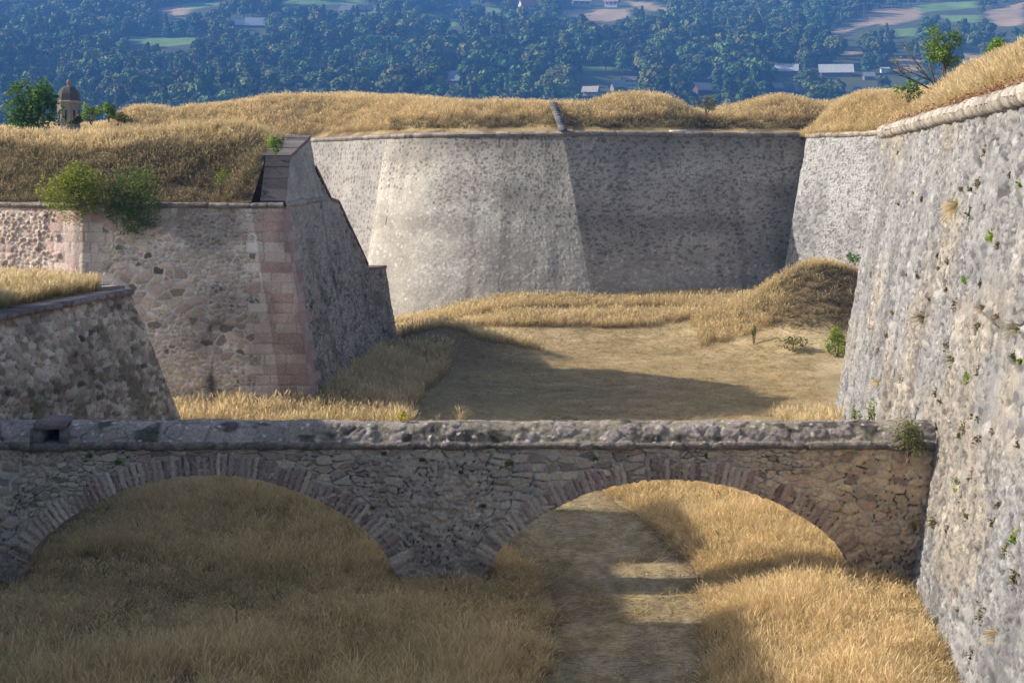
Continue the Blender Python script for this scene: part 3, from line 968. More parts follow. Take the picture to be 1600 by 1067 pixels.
# silhouette of the far grass, photo rows
SIL_X = np.array([0, 190, 200, 225, 250, 268, 285, 300, 360, 400, 430, 470, 560, 640, 690, 740, 800, 860, 900, 925, 945, 965, 1000, 1030, 1052, 1075, 1110, 1140, 1165, 1200, 1225, 1255, 1300, 1340, 1400, 1600])
SIL_Y = np.array([196, 190, 168, 163, 166, 173, 168, 164, 158, 154, 149, 146, 147, 150, 156, 158, 160, 161, 160, 160, 154, 147, 146, 150, 158, 172, 176, 166, 158, 150, 149, 156, 160, 160, 158, 156])
FAR_B = np.array([p for p in FAR])
def crest_z(X, Y):
    px = 800 + X * F / np.maximum(Y, 1)
    sy = np.interp(px, SIL_X, SIL_Y) + 7
    return EYE + (HOR - sy) * Y / F
def far_earth():
    pts = np.array(FAR[:-1], float); S = [0]
    for a, b in zip(pts[:-1], pts[1:]): S.append(S[-1] + np.linalg.norm(b - a))
    s = np.arange(0, S[-1] + .01, .3)
    B = np.stack([np.interp(s, S, pts[:, k]) for k in range(3)], -1)
    # inward direction, smoothed so the strip never folds
    T = np.gradient(B, axis=0); ker = np.ones(41) / 41
    Tn = np.stack([np.convolve(np.pad(T[:, k], 20, 'edge'), ker, 'valid') for k in range(2)], -1)
    Tn /= np.linalg.norm(Tn, axis=1)[:, None]
    inw = np.stack([-Tn[:, 1] * .45, np.abs(Tn[:, 0]) * .3 + .8], -1)
    inw /= np.linalg.norm(inw, axis=1)[:, None]
    t = np.concatenate([np.arange(0, 12, .3), np.arange(12, 30, 2.0)])
    X = B[:, 0][:, None] + inw[:, 0][:, None] * t; Y = B[:, 1][:, None] + inw[:, 1][:, None] * t
    cz = crest_z(B[:, 0] + inw[:, 0] * 7.5, B[:, 1] + inw[:, 1] * 7.5)[:, None]
    cz = np.maximum(cz, FZ + .5)
    prof = smooth(.3, 7.5, t)[None, :]
    prof = .35 * np.clip(t[None, :] / 7.5, 0, 1) + .65 * smooth(0.2, 6.5, t)[None, :]
    Z = FZ + .1 + (cz - FZ - .1) * prof - smooth(9, 24, t)[None, :] * 6 + .25 * (fbm(X * .35, Y * .35, 71) - .5)
    return X, Y, Z, s, t
def make_far_top():
    X, Y, Z, s, t = far_earth()
    C = mix(np.array((.17, .125, .07)), np.array((.36, .27, .13)), smooth(.35, .65, fbm(X * .6, Y * .6, 72)))
    edge = (np.clip(1 - t / 1.2, 0, 1)[None, :] * np.ones_like(X))
    C = mix(C, np.array((.30, .25, .18)), edge)
    a = Acc(); a.grid(np.stack([X, Y, Z], -1), C)
    tag(a.build("terrain", M_EARTH, smooth=True), "earth bank on the far rampart", kind="structure")
    return X, Y, Z
FARTOP = make_far_top()

def strip_earth(pts, inward, rise, run, seed, step=.25, tmax=14):
    pts = np.array(pts, float); S = [0]
    for a, b in zip(pts[:-1], pts[1:]): S.append(S[-1] + np.linalg.norm(b - a))
    s = np.arange(0, S[-1] + .01, step)
    B = np.stack([np.interp(s, S, pts[:, k]) for k in range(3)], -1)
    I = np.stack([np.interp(s, S, [v[k] for v in inward]) for k in range(2)], -1)
    I /= np.linalg.norm(I, axis=1)[:, None]
    t = np.concatenate([np.arange(0, 6, .25), np.arange(6, tmax, 1.5)])
    X = B[:, 0][:, None] + I[:, 0][:, None] * t; Y = B[:, 1][:, None] + I[:, 1][:, None] * t
    R = np.interp(s, S, rise)[:, None]
    Z = B[:, 2][:, None] + R * (.4 * np.clip(t / run, 0, 1) + .6 * smooth(0, run, t))[None, :] + .25 * (fbm(X * .5, Y * .5, seed) - .5) * np.clip(t, 0, 1)[None, :]
    return X, Y, Z
R_TOP = strip_earth([(RW_near[0], 18, 11.62), (RW_far[0], 63, 11.62), (20.5, 72.5, 11.62), (27, 83, 11.62)], [(1, -.14), (1, -.3), (.85, -.5), (.85, -.5)], [2.2, 2.3, 1.75, 1.5], 3.6, 81)
F_TOP = strip_earth([(19.9, 112.0, 12.35), (18.65, 97.0, 12.35), (22.1, 88.5, 12.35), (24.5, 82, 12.35)], [(1, .2), (1, .3), (.9, .4), (.9, .4)], [2.6, 2.5, 2.2, 1.8], 4.0, 83)
for nm, G, lb in (("terrain", R_TOP, "earth bank on the right wall"), ("terrain", F_TOP, "earth bank on the far flank")):
    a = Acc()
    a.grid(np.stack(G, -1), mix(np.array((.18, .13, .07)), np.array((.34, .26, .13)), fbm(G[0], G[1], 5)), flip=True)
    tag(a.build(nm, M_EARTH, smooth=True), lb, kind="structure")

# ------------------------------------------------------------------ arched wall across the ditch
BY = 37.3; BT = .95
MPX = BY / F
def bx(px): return (px - 800) * MPX
def bz(py): return EYE + (HOR - py) * MPX
ARCH = [(bx(327), bz(741)), (bx(1048), bz(748))]
def arch_drop(dx):
    dx = np.abs(dx)
    return 6.0 - np.sqrt(np.maximum(36 - np.minimum(dx, 5.2) ** 2, 0)) + .9 * np.clip(dx - 4.0, 0, 9) ** 1.5
def arch_z(X):
    z = np.full_like(X, -.4)
    for cx, cz in ARCH:
        z = np.maximum(z, np.where(np.abs(X - cx) < 5.2, cz - arch_drop(X - cx), -.4))
    return z
def pat_bridge(u, v, P):
    e, f1, r1, r2, r3 = cells(u, v, .40, .20, 101, .9, .25, 2.3)
    es, _, s1, s2, s3 = cells(u, v, .20, .12, 102, .9, .2, 2.3)
    sm = fbm(u * .7, v * .8, 103) > .52
    e = np.where(sm, es, e); r1 = np.where(sm, s1, r1); r2 = np.where(sm, s2, r2)
    C = ramp(r1, [(.19, .155, .13), (.31, .25, .205), (.42, .355, .28), (.34, .26, .225), (.47, .41, .32), (.26, .23, .195)])
    m = 1 - smooth(.06, .2, e)
    warm = smooth(4.0, 8.5, P[..., 0])  # warm light on the right end, put into the stone colour
    C = mix(C, C * np.array((1.30, 1.15, .92)), warm)
    mort = mix(np.array((.44, .41, .36)), np.array((.48, .41, .31)), warm)
    C = mix(C, mort * (.75 + .6 * fbm(u * 4, v * 4, 104))[..., None], m * .95)
    crack = (e < .03) & (fbm(u * 1.6, v * 1.6, 105) > .52)
    C = np.where(crack[..., None], C * .2, C)
    d = smooth(0, .25, e) * (.2 + .8 * r2) * .10 - crack * .06 + (fbm(u * 1.1, v * 1.1, 107) - .5) * .07
    pale = smooth(.55, .7, fbm(u * .9 + 5, v * 1.3, 106))
    C = mix(C, np.array((.42, .38, .33)), pale * .3)
    damp = smooth(1.6, .4, v + .5 * (fbm(u, v * 0, 108) - .5))
    return C * (1 - .3 * damp)[..., None] * np.array((1.18, 1.20, 1.24)), d
def make_bridge():
    root = tag(empty("arched_wall_bridge", (-2, 37.8, 0)), "narrow stone bridge wall with two wide arches and a rounded coping across the ditch", "bridge")
    X0, X1 = -15.5, 10.75
    ztop = 3.34
    xs = np.arange(X0, X1, .035)
    zb = arch_z(xs)
    W, Xg = np.meshgrid(np.linspace(0, 1, 100), xs)
    Zb = np.interp(Xg, xs, zb); Zg = Zb + (ztop - Zb) * W
    P = np.stack([Xg, np.full_like(Xg, BY), Zg], -1)
    C, d = pat_bridge(Xg, Zg, P)
    d = d * np.clip((Zg - Zb) / .1, 0, 1)
    Q = wob(P, .03); Q[..., 1] -= d
    a = Acc(); a.grid(Q, C)
    # back face and the plain soffit over the piers
    xb = np.arange(X0, X1, .12); zbb = arch_z(xb)
    W, Xb = np.meshgrid(np.linspace(0, 1, 30), xb); Zb2 = np.interp(Xb, xb, zbb)
    Pb = np.stack([Xb, np.full_like(Xb, BY + BT), Zb2 + (ztop - Zb2) * W], -1)
    Cb, db = pat_bridge(Xb + 40, Pb[..., 2], Pb)
    a.grid(Pb, Cb, flip=True)
    a.build("spandrel_wall", M_STONE, root, True)
    # arch rings of rough voussoirs with their soffits
    for k, (cx, cz) in enumerate(ARCH):
        dx = np.linspace(-4.95, 4.95, 330)
        z = cz - arch_drop(dx)
        tx = np.gradient(dx); tz = np.gradient(z); L = np.hypot(tx, tz)
        nx, nz_ = -tz / L, tx / L
        sarc = np.cumsum(L)
        depth = .56
        R, _s = np.meshgrid(np.linspace(0, 1, 22), np.arange(330))
        S = sarc[:, None] * np.ones_like(R)
        wv = .15
        sw = S + .03 * (fbm(S * 2, R * 3, 5) - .5) * 2
        kk = np.floor(sw / wv + .35 * hsh(np.floor(sw / wv * .5), 0, 0, k)); fr = sw / wv + .35 * hsh(np.floor(sw / wv * .5), 0, 0, k) - kk
        ed = np.minimum(fr, 1 - fr) * wv
        r1 = hsh(kk, 1, 0, 5 + k); r2 = hsh(kk, 2, 0, 5 + k)
        D = depth * R
        ragged = (.72 + .28 * r2)
        end = smooth(ragged + .06, ragged - .04, R)
        XX = cx + dx[:, None] + nx[:, None] * D; ZZ = z[:, None] + nz_[:, None] * D
        ZZ = np.minimum(ZZ, ztop - .01)
        C = ramp(r1, [(.25, .18, .16), (.36, .29, .26), (.46, .40, .34), (.30, .22, .20), (.42, .37, .32)])
        C = C * (.75 + .55 * r2)[..., None]
        C = mix(C, np.array((.44, .40, .35)), (1 - smooth(.012, .035, ed)) * .7 * (hsh(kk, 7, 0, 2) > .35))
        C = np.where(((ed < .014) & (hsh(kk, 8, 0, 2) > .6))[..., None], C * .3, C)
        warm = smooth(4.0, 8.5, XX)  # voussoirs carry the same warm light in their colour
        C = mix(C, C * np.array((1.2, 1.08, .9)), warm)
        C2, _d = pat_bridge(XX, ZZ, np.stack([XX, ZZ * 0, ZZ], -1))
        C = mix(C2, C, end)
        relief = (.045 + .035 * r2) * smooth(0, .04, ed) * end + .02 - .05 * (1 - end)
        YY = BY - relief + .0 * R
        P = np.stack([XX, YY, ZZ], -1)
        under = (.05 * (hsh(kk, 3, 0, 6) - .5))[:, :] * (1 - R) * smooth(0, .04, ed)
        P[..., 0] -= nx[:, None] * under; P[..., 2] -= nz_[:, None] * under
        a = Acc(); a.grid(wob(P, .02), C)
        front = wob(P, .02)[:, 0, :]
        Tt = np.linspace(0, 1, 10)
        G = np.repeat(front[:, None, :], 10, 1)
        G[..., 1] = front[:, 1][:, None] * (1 - Tt) + (BY + BT + .02) * Tt
        e, f1, q1, q2, q3 = cells(S[:, :10], G[..., 1], .25, .4, 111)
        CS = mix(ramp(q1, [(.18, .14, .12), (.30, .25, .21), (.38, .32, .27)]), np.array((.36, .31, .26)), 1 - smooth(.05, .2, e))
        a.grid(G, CS, flip=True)
        a.build("arch_ring", M_STONE, root, True)
    # coping: lipped course with stones bedded in mortar
    def coping(xa, xb_):
        xs = np.arange(xa, xb_, .035)
        prof = np.array([(.02, 3.32), (-.10, 3.33), (-.13, 3.37), (-.14, 3.43), (-.10, 3.47), (-.06, 3.50), (-.03, 3.56), (.0, 3.62), (.04, 3.69), (.08, 3.76), (.13, 3.82), (.20, 3.87), (.30, 3.905), (.42, 3.92), (.55, 3.91), (.70, 3.88), (.85, 3.80), (.95, 3.66), (1.0, 3.5), (1.04, 3.38), (.98, 3.32)])
        seg = np.concatenate([[0], np.cumsum(np.hypot(*np.diff(prof, axis=0).T))])
        tt = np.linspace(0, seg[-1], 64)
        py_, pz_ = np.interp(tt, seg, prof[:, 0]), np.interp(tt, seg, prof[:, 1])
        T, Xg = np.meshgrid(tt, xs)
        Yg = BY + py_[None, :] * np.ones_like(Xg); Zg = pz_[None, :] * np.ones_like(Xg)
        ny, nz2 = np.gradient(py_), np.gradient(pz_); l = np.hypot(ny, nz2); ny, nz2 = -nz2 / l, ny / l
        e, f1, r1, r2, r3 = cells(Xg, T * 1.0, .52, .34, 121, .8, .3, 2.2)
        ec, fc, c1, c2, c3 = cells(Xg, T, .16, .12, 122, .9, .3)
        stone = (f1 < .40 + .12 * r3) & (r2 < .72)
        big = smooth(-1, -6, Xg)
        stone = stone | ((e > .10) & (hsh(np.floor(Xg), 0, 0, 2) < big))
        sC = ramp(r1, [(.30, .255, .25), (.42, .36, .35), (.25, .235, .225), (.38, .33, .29)])
        mC = np.array((.30, .27, .215)) * (.7 + .6 * fbm(Xg * 3, T * 6, 123))[..., None]
        C = np.where(stone[..., None], sC, mC)
        rough = (fbm(Xg * 9, T * 9, 124) - .5)
        lich = smooth(.6, .72, fbm(Xg * 1.6, T * 2.5, 125))
        C = mix(C, np.array((.045, .042, .04)), lich * .8)
        wl = (fc < .28) & (c2 > .86)
        C = np.where(wl[..., None], np.array((.58, .56, .52)), C)
        lip = (T < .30)
        C = np.where(lip[..., None], np.array((.20, .175, .155)) * (.7 + .6 * c1)[..., None], C)
        k = Xg / .8 + .3 * hsh(np.floor(Xg / .8), 0, 0, 3); fr = k - np.floor(k)
        d = stone * .022 * smooth(0, .2, e) * (.5 + r3) + rough * .035 + (fbm(Xg * .6, T * .4, 126) - .5) * .07 + (fbm(Xg * 2.5, T * 2.5, 127) - .5) * .025
        C = np.where(((e < .05) & stone)[..., None], C * .55, C)
        Zg = Zg + nz2[None, :] * d * -1 * -1; Yg = Yg + ny[None, :] * d
        Yg = Yg - .02 * np.where(lip, hsh(np.floor(k), 1, 0, 3), 0) * 2
        a = Acc(); a.grid(np.stack([Xg, Yg, Zg], -1), C)
        a.build("coping", M_COPING, root, True)
    bl, br = bx(50), bx(108)
    coping(X0, bl + .03); coping(br - .03, bx(1466))
    # cut stone outlet with a square hole, built of four blocks round a shaft
    g = Acc()
    hl, hr = bx(68), bx(95); ht, hb = bz(669), bz(690)
    y0, y1 = BY - .16, BY + BT
    yc, yd = (y0 + y1) / 2, y1 - y0
    zt, zb_ = bz(658), bz(704)
    cc = (.20, .185, .185)
    g.box(((bl + hl) / 2, yc, (ht + hb) / 2), (hl - bl, yd, ht - hb), cc, jit=.02)
    g.box(((br + hr) / 2, yc, (ht + hb) / 2), (br - hr, yd, ht - hb), cc, jit=.02)
    g.box(((bl + br) / 2, yc - .01, (zb_ + hb) / 2), (br - bl + .1, yd + .06, hb - zb_), (.18, .16, .16), jit=.02)
    g.box(((bl + br) / 2, yc - .02, (zt + ht) / 2), (hr - hl + .3, yd + .08, zt - ht), (.26, .21, .21), jit=.03)
    g.poly([(hl - .1, y1 - .12, hb - .1), (hr + .1, y1 - .12, hb - .1), (hr + .1, y1 - .12, ht + .1), (hl - .1, y1 - .12, ht + .1)], (.03, .03, .03))
    g.build("drain_outlet", M_COPING, root)
make_bridge()

# ------------------------------------------------------------------ grass
SRC = bpy.data.collections.new("tuft_sources")      # not linked: only feeds the scattering

def tuft(name, mat, blades, rad, width, lean=.25, heads=.5, hmin=.6, droop=.35, seed=1, headw=2.2):
    r = random.Random(seed)
    V, Q, H = [], [], []
    for k in range(blades):
        a = r.uniform(0, 6.283); d = rad * math.sqrt(r.random())
        x0, y0 = math.cos(a) * d, math.sin(a) * d
        h = r.uniform(hmin, 1.0)
        ba = r.uniform(0, 6.283)
        bx_, by_ = math.cos(ba), math.sin(ba)
        L = lean * r.uniform(.2, 1.0)
        w = width * r.uniform(.6, 1.3)
        fa = r.uniform(0, 3.14); wx, wy = math.cos(fa) * w, math.sin(fa) * w
        hd = r.random() < heads
        ts = [0, .35, .7, .84, .93, 1.0] if hd else [0, .4, .75, 1.0]
        ws = [1, .75, .45, headw, headw * .9, .3] if hd else [1, .85, .5, .12]
        b0 = len(V)
        for t, ww in zip(ts, ws):
            off = L * t * t; dz = droop * L * t ** 3
            cx, cy, cz = x0 + bx_ * off, y0 + by_ * off, h * t - dz * h
            V.append((cx - wx * ww / 2, cy - wy * ww / 2, cz)); V.append((cx + wx * ww / 2, cy + wy * ww / 2, cz))
            H += [t * h, t * h]
        for i in range(len(ts) - 1):
            q = b0 + 2 * i
            Q.append((q, q + 1, q + 3, q + 2))
    me = mesh_np(name, np.array(V), np.array(Q), None, {"h": ('FLOAT', np.array(H))})
    me.materials.append(mat)
    o = bpy.data.objects.new(name, me)
    return o

def source_set(name, objs):
    c = bpy.data.collections.new(name)
    for o in objs: c.objects.link(o)
    return c

def gn_scatter(src):
    g = bpy.data.node_groups.new("scatter", 'GeometryNodeTree')
    g.interface.new_socket("Geometry", in_out='INPUT', socket_type='NodeSocketGeometry')
    g.interface.new_socket("Geometry", in_out='OUTPUT', socket_type='NodeSocketGeometry')
    n, l = g.nodes, g.links
    gi = n.new("NodeGroupInput"); go = n.new("NodeGroupOutput")
    ci = n.new("GeometryNodeCollectionInfo"); ci.inputs["Collection"].default_value = src
    ci.inputs["Separate Children"].default_value = True
    ci.inputs["Reset Children"].default_value = True
    ip = n.new("GeometryNodeInstanceOnPoints"); ip.inputs["Pick Instance"].default_value = True
    def na(name, typ):
        a = n.new("GeometryNodeInputNamedAttribute"); a.data_type = typ; a.inputs["Name"].default_value = name
        return a.outputs["Attribute"]
    l.new(gi.outputs[0], ip.inputs["Points"])
    l.new(ci.outputs[0], ip.inputs["Instance"])
    l.new(na("idx", 'INT'), ip.inputs["Instance Index"])
    l.new(na("rot", 'FLOAT_VECTOR'), ip.inputs["Rotation"])
    l.new(na("scl", 'FLOAT_VECTOR'), ip.inputs["Scale"])
    l.new(ip.outputs[0], go.inputs[0])
    return g

def scatter(name, label, P, src, nsrc, hscale, wscale=None, tilt=.12, lean=(0, 0)):
    n = len(P)
    me = bpy.data.meshes.new(name)
    me.vertices.add(n); me.vertices.foreach_set("co", np.ascontiguousarray(P, dtype=np.float32).ravel())
    rot = np.stack([(rng.random(n) - .5) * 2 * tilt + lean[0], (rng.random(n) - .5) * 2 * tilt + lean[1], rng.random(n) * 6.283], 1)
    hs = np.broadcast_to(hscale, (n,)) * (.75 + .5 * rng.random(n))
    ws = hs if wscale is None else np.broadcast_to(wscale, (n,)) * (.8 + .4 * rng.random(n))
    scl = np.stack([ws, ws, hs], 1)
    a = me.attributes.new("rot", 'FLOAT_VECTOR', 'POINT'); a.data.foreach_set("vector", rot.astype(np.float32).ravel())
    a = me.attributes.new("scl", 'FLOAT_VECTOR', 'POINT'); a.data.foreach_set("vector", scl.astype(np.float32).ravel())
    a = me.attributes.new("idx", 'INT', 'POINT'); a.data.foreach_set("value", rng.integers(0, nsrc, n).astype(np.int32))
    me.update()
    o = bpy.data.objects.new(name, me)
    COL.objects.link(o)
    md = o.modifiers.new("scatter", 'NODES'); md.node_group = gn_scatter(src)
    tag(o, label, kind="stuff")
    return o

def on_grid(G, dens, mask=None):
    """random points over a gridded sheet, dens per square metre"""
    X, Y, Z = G
    P = np.stack([X, Y, Z], -1)
    a = np.linalg.norm(np.cross(P[1:, :-1] - P[:-1, :-1], P[:-1, 1:] - P[:-1, :-1]), axis=-1)
    cnt = rng.poisson(a * dens)
    i, j = np.nonzero(cnt); rep = cnt[i, j]
    i = np.repeat(i, rep); j = np.repeat(j, rep)
    u, v = rng.random(len(i))[:, None], rng.random(len(i))[:, None]
    Q = (P[i, j] * (1 - u) * (1 - v) + P[i + 1, j] * u * (1 - v) + P[i, j + 1] * (1 - u) * v + P[i + 1, j + 1] * u * v)
    if mask is not None:
        Q = Q[mask(Q)]
    return Q

def in_view(Q, m=1.5):
    return (np.abs(Q[:, 0]) < Q[:, 1] * .3333 + m) & (Q[:, 1] > 27)

def ditch_pts(x0, x1, y0, y1, dens, mask):
    n = int((x1 - x0) * (y1 - y0) * dens)
    X = rng.uniform(x0, x1, n); Y = rng.uniform(y0, y1, n)
    Q = np.stack([X, Y, ground_z(X, Y)], 1)
    Q = Q[in_view(Q)]
    return Q[mask(Q)]

S_TALL = source_set("tall", [tuft(f"tuft{i}", M_GRASS, 24, .17, .0075, .42, .5, .35, seed=i) for i in range(7)])
S_TALLB = source_set("tallb", [tuft(f"tuft_b{i}", M_GRASS_PALE, 18, .32, .018, .45, .45, .35, seed=20 + i) for i in range(6)])
S_GOLDF = source_set("goldfar", [tuft(f"tuft_g{i}", M_GRASS_PALE if i % 2 else M_GRASS, 18, .38, .020, .45, .45, .35, seed=40 + i) for i in range(6)])
S_DULL = source_set("dull", [tuft(f"tuft_c{i}", M_GRASS_DULL, 12, .18, .018, .35, .5, .35, seed=60 + i) for i in range(5)])
S_PALEN = source_set("palenear", [tuft(f"tuft_n{i}", M_GRASS_PALE, 14, .15, .014, .32, .5, .5, seed=70 + i) for i in range(5)])
S_SHORT = source_set("short", [tuft(f"tuft_s{i}", M_GRASS_PALE, 9, .16, .016, .9, .0, .4, .8, seed=80 + i) for i in range(4)])

right_foot = lambda Y: 13.35 - RS * (63.3 - Y)
left_foot = lambda Y: -12.65 - .124 * (39.3 - Y)
def m_tall(Q):
    lo, hi = path_edges(Q[:, 1])
    wv = .5 * (fbm(Q[:, 0] * .7, Q[:, 1] * .7, 201) - .5) * 2
    r = (Q[:, 0] > hi - .15 + wv * .55) & (Q[:, 0] < right_foot(Q[:, 1]) + .05) & (Q[:, 1] < 57)
    l = (Q[:, 0] < lo + .1 + wv * .8) & (Q[:, 0] > left_foot(Q[:, 1]) - .1) & (Q[:, 1] < 53.5)
    br = (Q[:, 1] > BY - .15) & (Q[:, 1] < BY + BT + .1) & (arch_z(Q[:, 0]) < .6)
    thin = rng.random(len(Q)) < .35 + .75 * smooth(.3, .5, fbm(Q[:, 0] * .5, Q[:, 1] * .5, 202))
    return (r | l) & ~br & thin
Q = ditch_pts(-16, 14, 27, 57, 62, m_tall)
hh = .34 + .62 * fbm(Q[:, 0] * .35, Q[:, 1] * .35, 203)
hh = hh * (1 - .5 * smooth(1.4, 0, Q[:, 0] - left_foot(Q[:, 1])))
hh = hh * np.where((Q[:, 0] < 1) & (Q[:, 1] > 32), .72, 1.0) * (1 - .35 * np.exp(-((Q[:, 1] - 36.2) / 1.6) ** 2)) * (1 - .4 * smooth(1.2, 0, right_foot(Q[:, 1]) - Q[:, 0]))
hh = hh * np.where(rng.random(len(Q)) < .06, 1.45, 1.0)
lo, hi = path_edges(Q[:, 1])
edge = np.minimum(np.abs(Q[:, 0] - hi), np.abs(Q[:, 0] - lo))
hh = hh * (.6 + .4 * smooth(0, .8, edge))
scatter("tall_grass", "tall dry golden grass on both sides of the path, round the bridge", Q, S_TALL, 7, hh, np.full(len(Q), .95), .16, (0, .08))

def m_far(Q):
    X, Y = Q[:, 0], Q[:, 1]
    top = .25 * (fbm(X * .5, Y * .5, 205) - .5)
    band = (Y > 89.5 + 6 * top + 2.0 * smooth(2, -6, X)) & (Y < 101)
    gap = (np.abs(Y - 93.0 - top * 4) < .55) & (X < 13)
    mound = (Y > 84.5 + 3 * top * 2) & (X > 10.5) & (rng.random(len(Q)) < .75)
    face_ = mound & (X > 15.2) & (Y < 87.2) & (Q[:, 2] > 1.9)
    mound = mound & ~(face_ & (rng.random(len(Q)) < .93))
    foot = (X - (-8.1 + .091 * (Y - 63.3)) < 3.6 + .8 * top * 4) & (X > -8.0 + .091 * (Y - 63.3)) & (Y > 61) & (Y < 79)
    front = (X < -4) & (X > -17) & (Y > 59.5) & (Y < 63.2)
    front2 = (Y > 58.5) & (Y < 61.5) & (X > 10.5) & (X < 13.2)
    rise = (np.hypot((X + 2.4) / 4.0, (Y - 82.6) / 1.9) < 1) & (rng.random(len(Q)) < .7)
    return (band & ~gap) | mound | foot | front | front2 | rise
Q = ditch_pts(-20, 24, 58, 101, 22, m_far)
Q = Q[Q[:, 1] < 100.5]
fr = (Q[:, 0] < -4) & (Q[:, 1] < 64)
hh = np.where(Q[:, 1] > 83, .62, .8) * (.7 + .6 * fbm(Q[:, 0] * .5, Q[:, 1] * .5, 206))
scatter("tall_grass", "pale dry grass along the foot of the far walls and over the round mound", Q, S_TALLB, 6, hh, np.full(len(Q), .9), .15, (0, .08))

Q = ditch_pts(10, 19, 82.5, 88.5, 26, lambda Q: (Q[:, 2] > 1.5) & (Q[:, 0] > 12.5))
scatter("short_grass", "short brown grass on the face of the round mound", Q, S_DULL, 5, .16 + .22 * fbm(Q[:, 0] * .7, Q[:, 1] * .7, 221), np.full(len(Q), 1.1), .25)

def m_short(Q):
    return ~m_tall(Q) & (Q[:, 0] < right_foot(Q[:, 1]))
Q = ditch_pts(-14, 16, 27, 92, 20, m_short)
Q = Q[(Q[:, 0] > -9) | (Q[:, 1] < 62)]
lo, hi = path_edges(Q[:, 1])
onp = (Q[:, 0] > lo + .5) & (Q[:, 0] < hi - .3) & (Q[:, 1] < 50)
Q = Q[~onp | (rng.random(len(Q)) < .75)]
scatter("short_grass", "short mown straw over the ditch floor", Q, S_SHORT, 4, np.full(len(Q), .11), np.full(len(Q), 1.1), .3)

def pebble(k):
    r = np.random.default_rng(k)
    d = np.array([(x, y, z) for x in (-1, 0, 1) for y in (-1, 0, 1) for z in (-1, 1)], float)
    import bmesh
    bm = bmesh.new(); bmesh.ops.create_icosphere(bm, subdivisions=1, radius=.5)
    for v_ in bm.verts: v_.co = Vector((v_.co.x * 1.2, v_.co.y, v_.co.z * .6)) * r.uniform(.75, 1.15)
    me = bpy.data.meshes.new("pebble"); bm.to_mesh(me); bm.free(); me.materials.append(M_PEBBLE)
    return bpy.data.objects.new("pebble", me)
M_PEBBLE, _nt, _n, _l, _b = new_mat("pebble"); _b.inputs["Base Color"].default_value = (.42, .38, .32, 1)
S_PEB = source_set("peb", [pebble(k) for k in range(3)])
Q = ditch_pts(-1, 6, 28, 54, 45, lambda Q: (Q[:, 0] > path_edges(Q[:, 1])[0]) & (Q[:, 0] < path_edges(Q[:, 1])[1]) & (fbm(Q[:, 0] * 1.1, Q[:, 1] * .6, 230) > .5))
Q[:, 2] += .02
scatter("gravel", "small loose stones lying along the path", Q, S_PEB, 3, .015 + .055 * rng.random(len(Q)) ** 3, None, .3)

M_GREENW = mat_grass("green_weed", (.04, .06, .015), (.12, .17, .04), (.30, .32, .12), (.03, .05, .015), (.09, .13, .035), (.22, .25, .09), .5)
S_GW = source_set("greenw", [tuft(f"tuft_w{i}", M_GREENW, 26, .25, .012, .5, .2, .3, seed=90 + i) for i in range(4)])
Q = ditch_pts(-16, 12, 28, 50, 1.4, lambda Q: m_tall(Q) & (fbm(Q[:, 0] * .5 + 3, Q[:, 1] * .35, 240) > .54))
scatter("green_weeds", "green weeds growing up through the dry grass of the ditch", Q, S_GW, 4, .38 + .3 * rng.random(len(Q)), np.full(len(Q), 1.1), .25)

# bastion roof grass
def bast_grid():
    xs = np.arange(-34, -10.1, .4); ys = np.arange(BA_Y + .15, 75, .4)
    X, Y = np.meshgrid(xs, ys, indexing='ij')
    Y = Y + back_off(X)
    X = X + smooth(-12, -10.3, X) * (side_x(Y, 11) - .95 + 10.3)
    return X, Y, bastion_top_z(X, Y)
Q = on_grid(bast_grid(), 34, lambda Q: in_view(Q) & (rng.random(len(Q)) < .45 + .6 * smooth(.35, .55, fbm(Q[:, 0] * .6, Q[:, 1] * .6, 207))))
lowq = Q[:, 1] - back_off(Q[:, 0]) < 68.8 + 1.5 * (fbm(Q[:, 0] * .5, Q[:, 1] * 0, 208) - .5)
scatter("rampart_grass", "dull brown grass on the steep front of the bastion roof", Q[lowq], S_DULL, 5, .30 + .25 * fbm(Q[lowq, 0] * .7, Q[lowq, 1] * .7, 209), np.full(lowq.sum(), .9), .2, (0, .06))
scatter("rampart_grass", "pale straw grass along the crest of the bastion roof", Q[~lowq], S_PALEN, 5, .40 + .25 * fbm(Q[~lowq, 0] * .7, Q[~lowq, 1] * .7, 210), np.full((~lowq).sum(), .95), .2, (0, .06))

# far rampart grass
def m_fartop(Q):
    d = rng.random(len(Q)) < .6 + .5 * smooth(.35, .55, fbm(Q[:, 0] * .4, Q[:, 1] * .4, 211))
    return in_view(Q) & d & (Q[:, 2] > FZ + .55)
Q = on_grid(FARTOP, 14, m_fartop)
lowb = (Q[:, 2] < FZ + 1.15 + .9 * (fbm(Q[:, 0] * .3, Q[:, 1] * .3, 218) - .5)) & (Q[:, 0] > -8.5)  # lower band gets dull grass: the steep bank's shade, put in as colour
scatter("rampart_grass", "golden grass over the top of the far rampart", Q[~lowb], S_GOLDF, 6, .32 + .55 * fbm(Q[~lowb, 0] * .3, Q[~lowb, 1] * .3, 212), np.full((~lowb).sum(), .9), .2, (0, .1))
scatter("rampart_grass", "dark short grass on the steep lower edge of the far rampart", Q[lowb], S_DULL, 5, .22 + .35 * fbm(Q[lowb, 0] * .5, Q[lowb, 1] * .5, 219), np.full(lowb.sum(), 1.3), .2, (0, .1))
Q = on_grid(F_TOP, 26, lambda Q: in_view(Q) & (rng.random(len(Q)) < .9) & (Q[:, 1] > 80))
scatter("rampart_grass", "golden grass above the limed flank wall", Q, S_GOLDF, 6, .36 + .4 * fbm(Q[:, 0] * .4, Q[:, 1] * .4, 213), np.full(len(Q), .8), .18, (0, .1))
Q = on_grid(R_TOP, 42, lambda Q: in_view(Q))
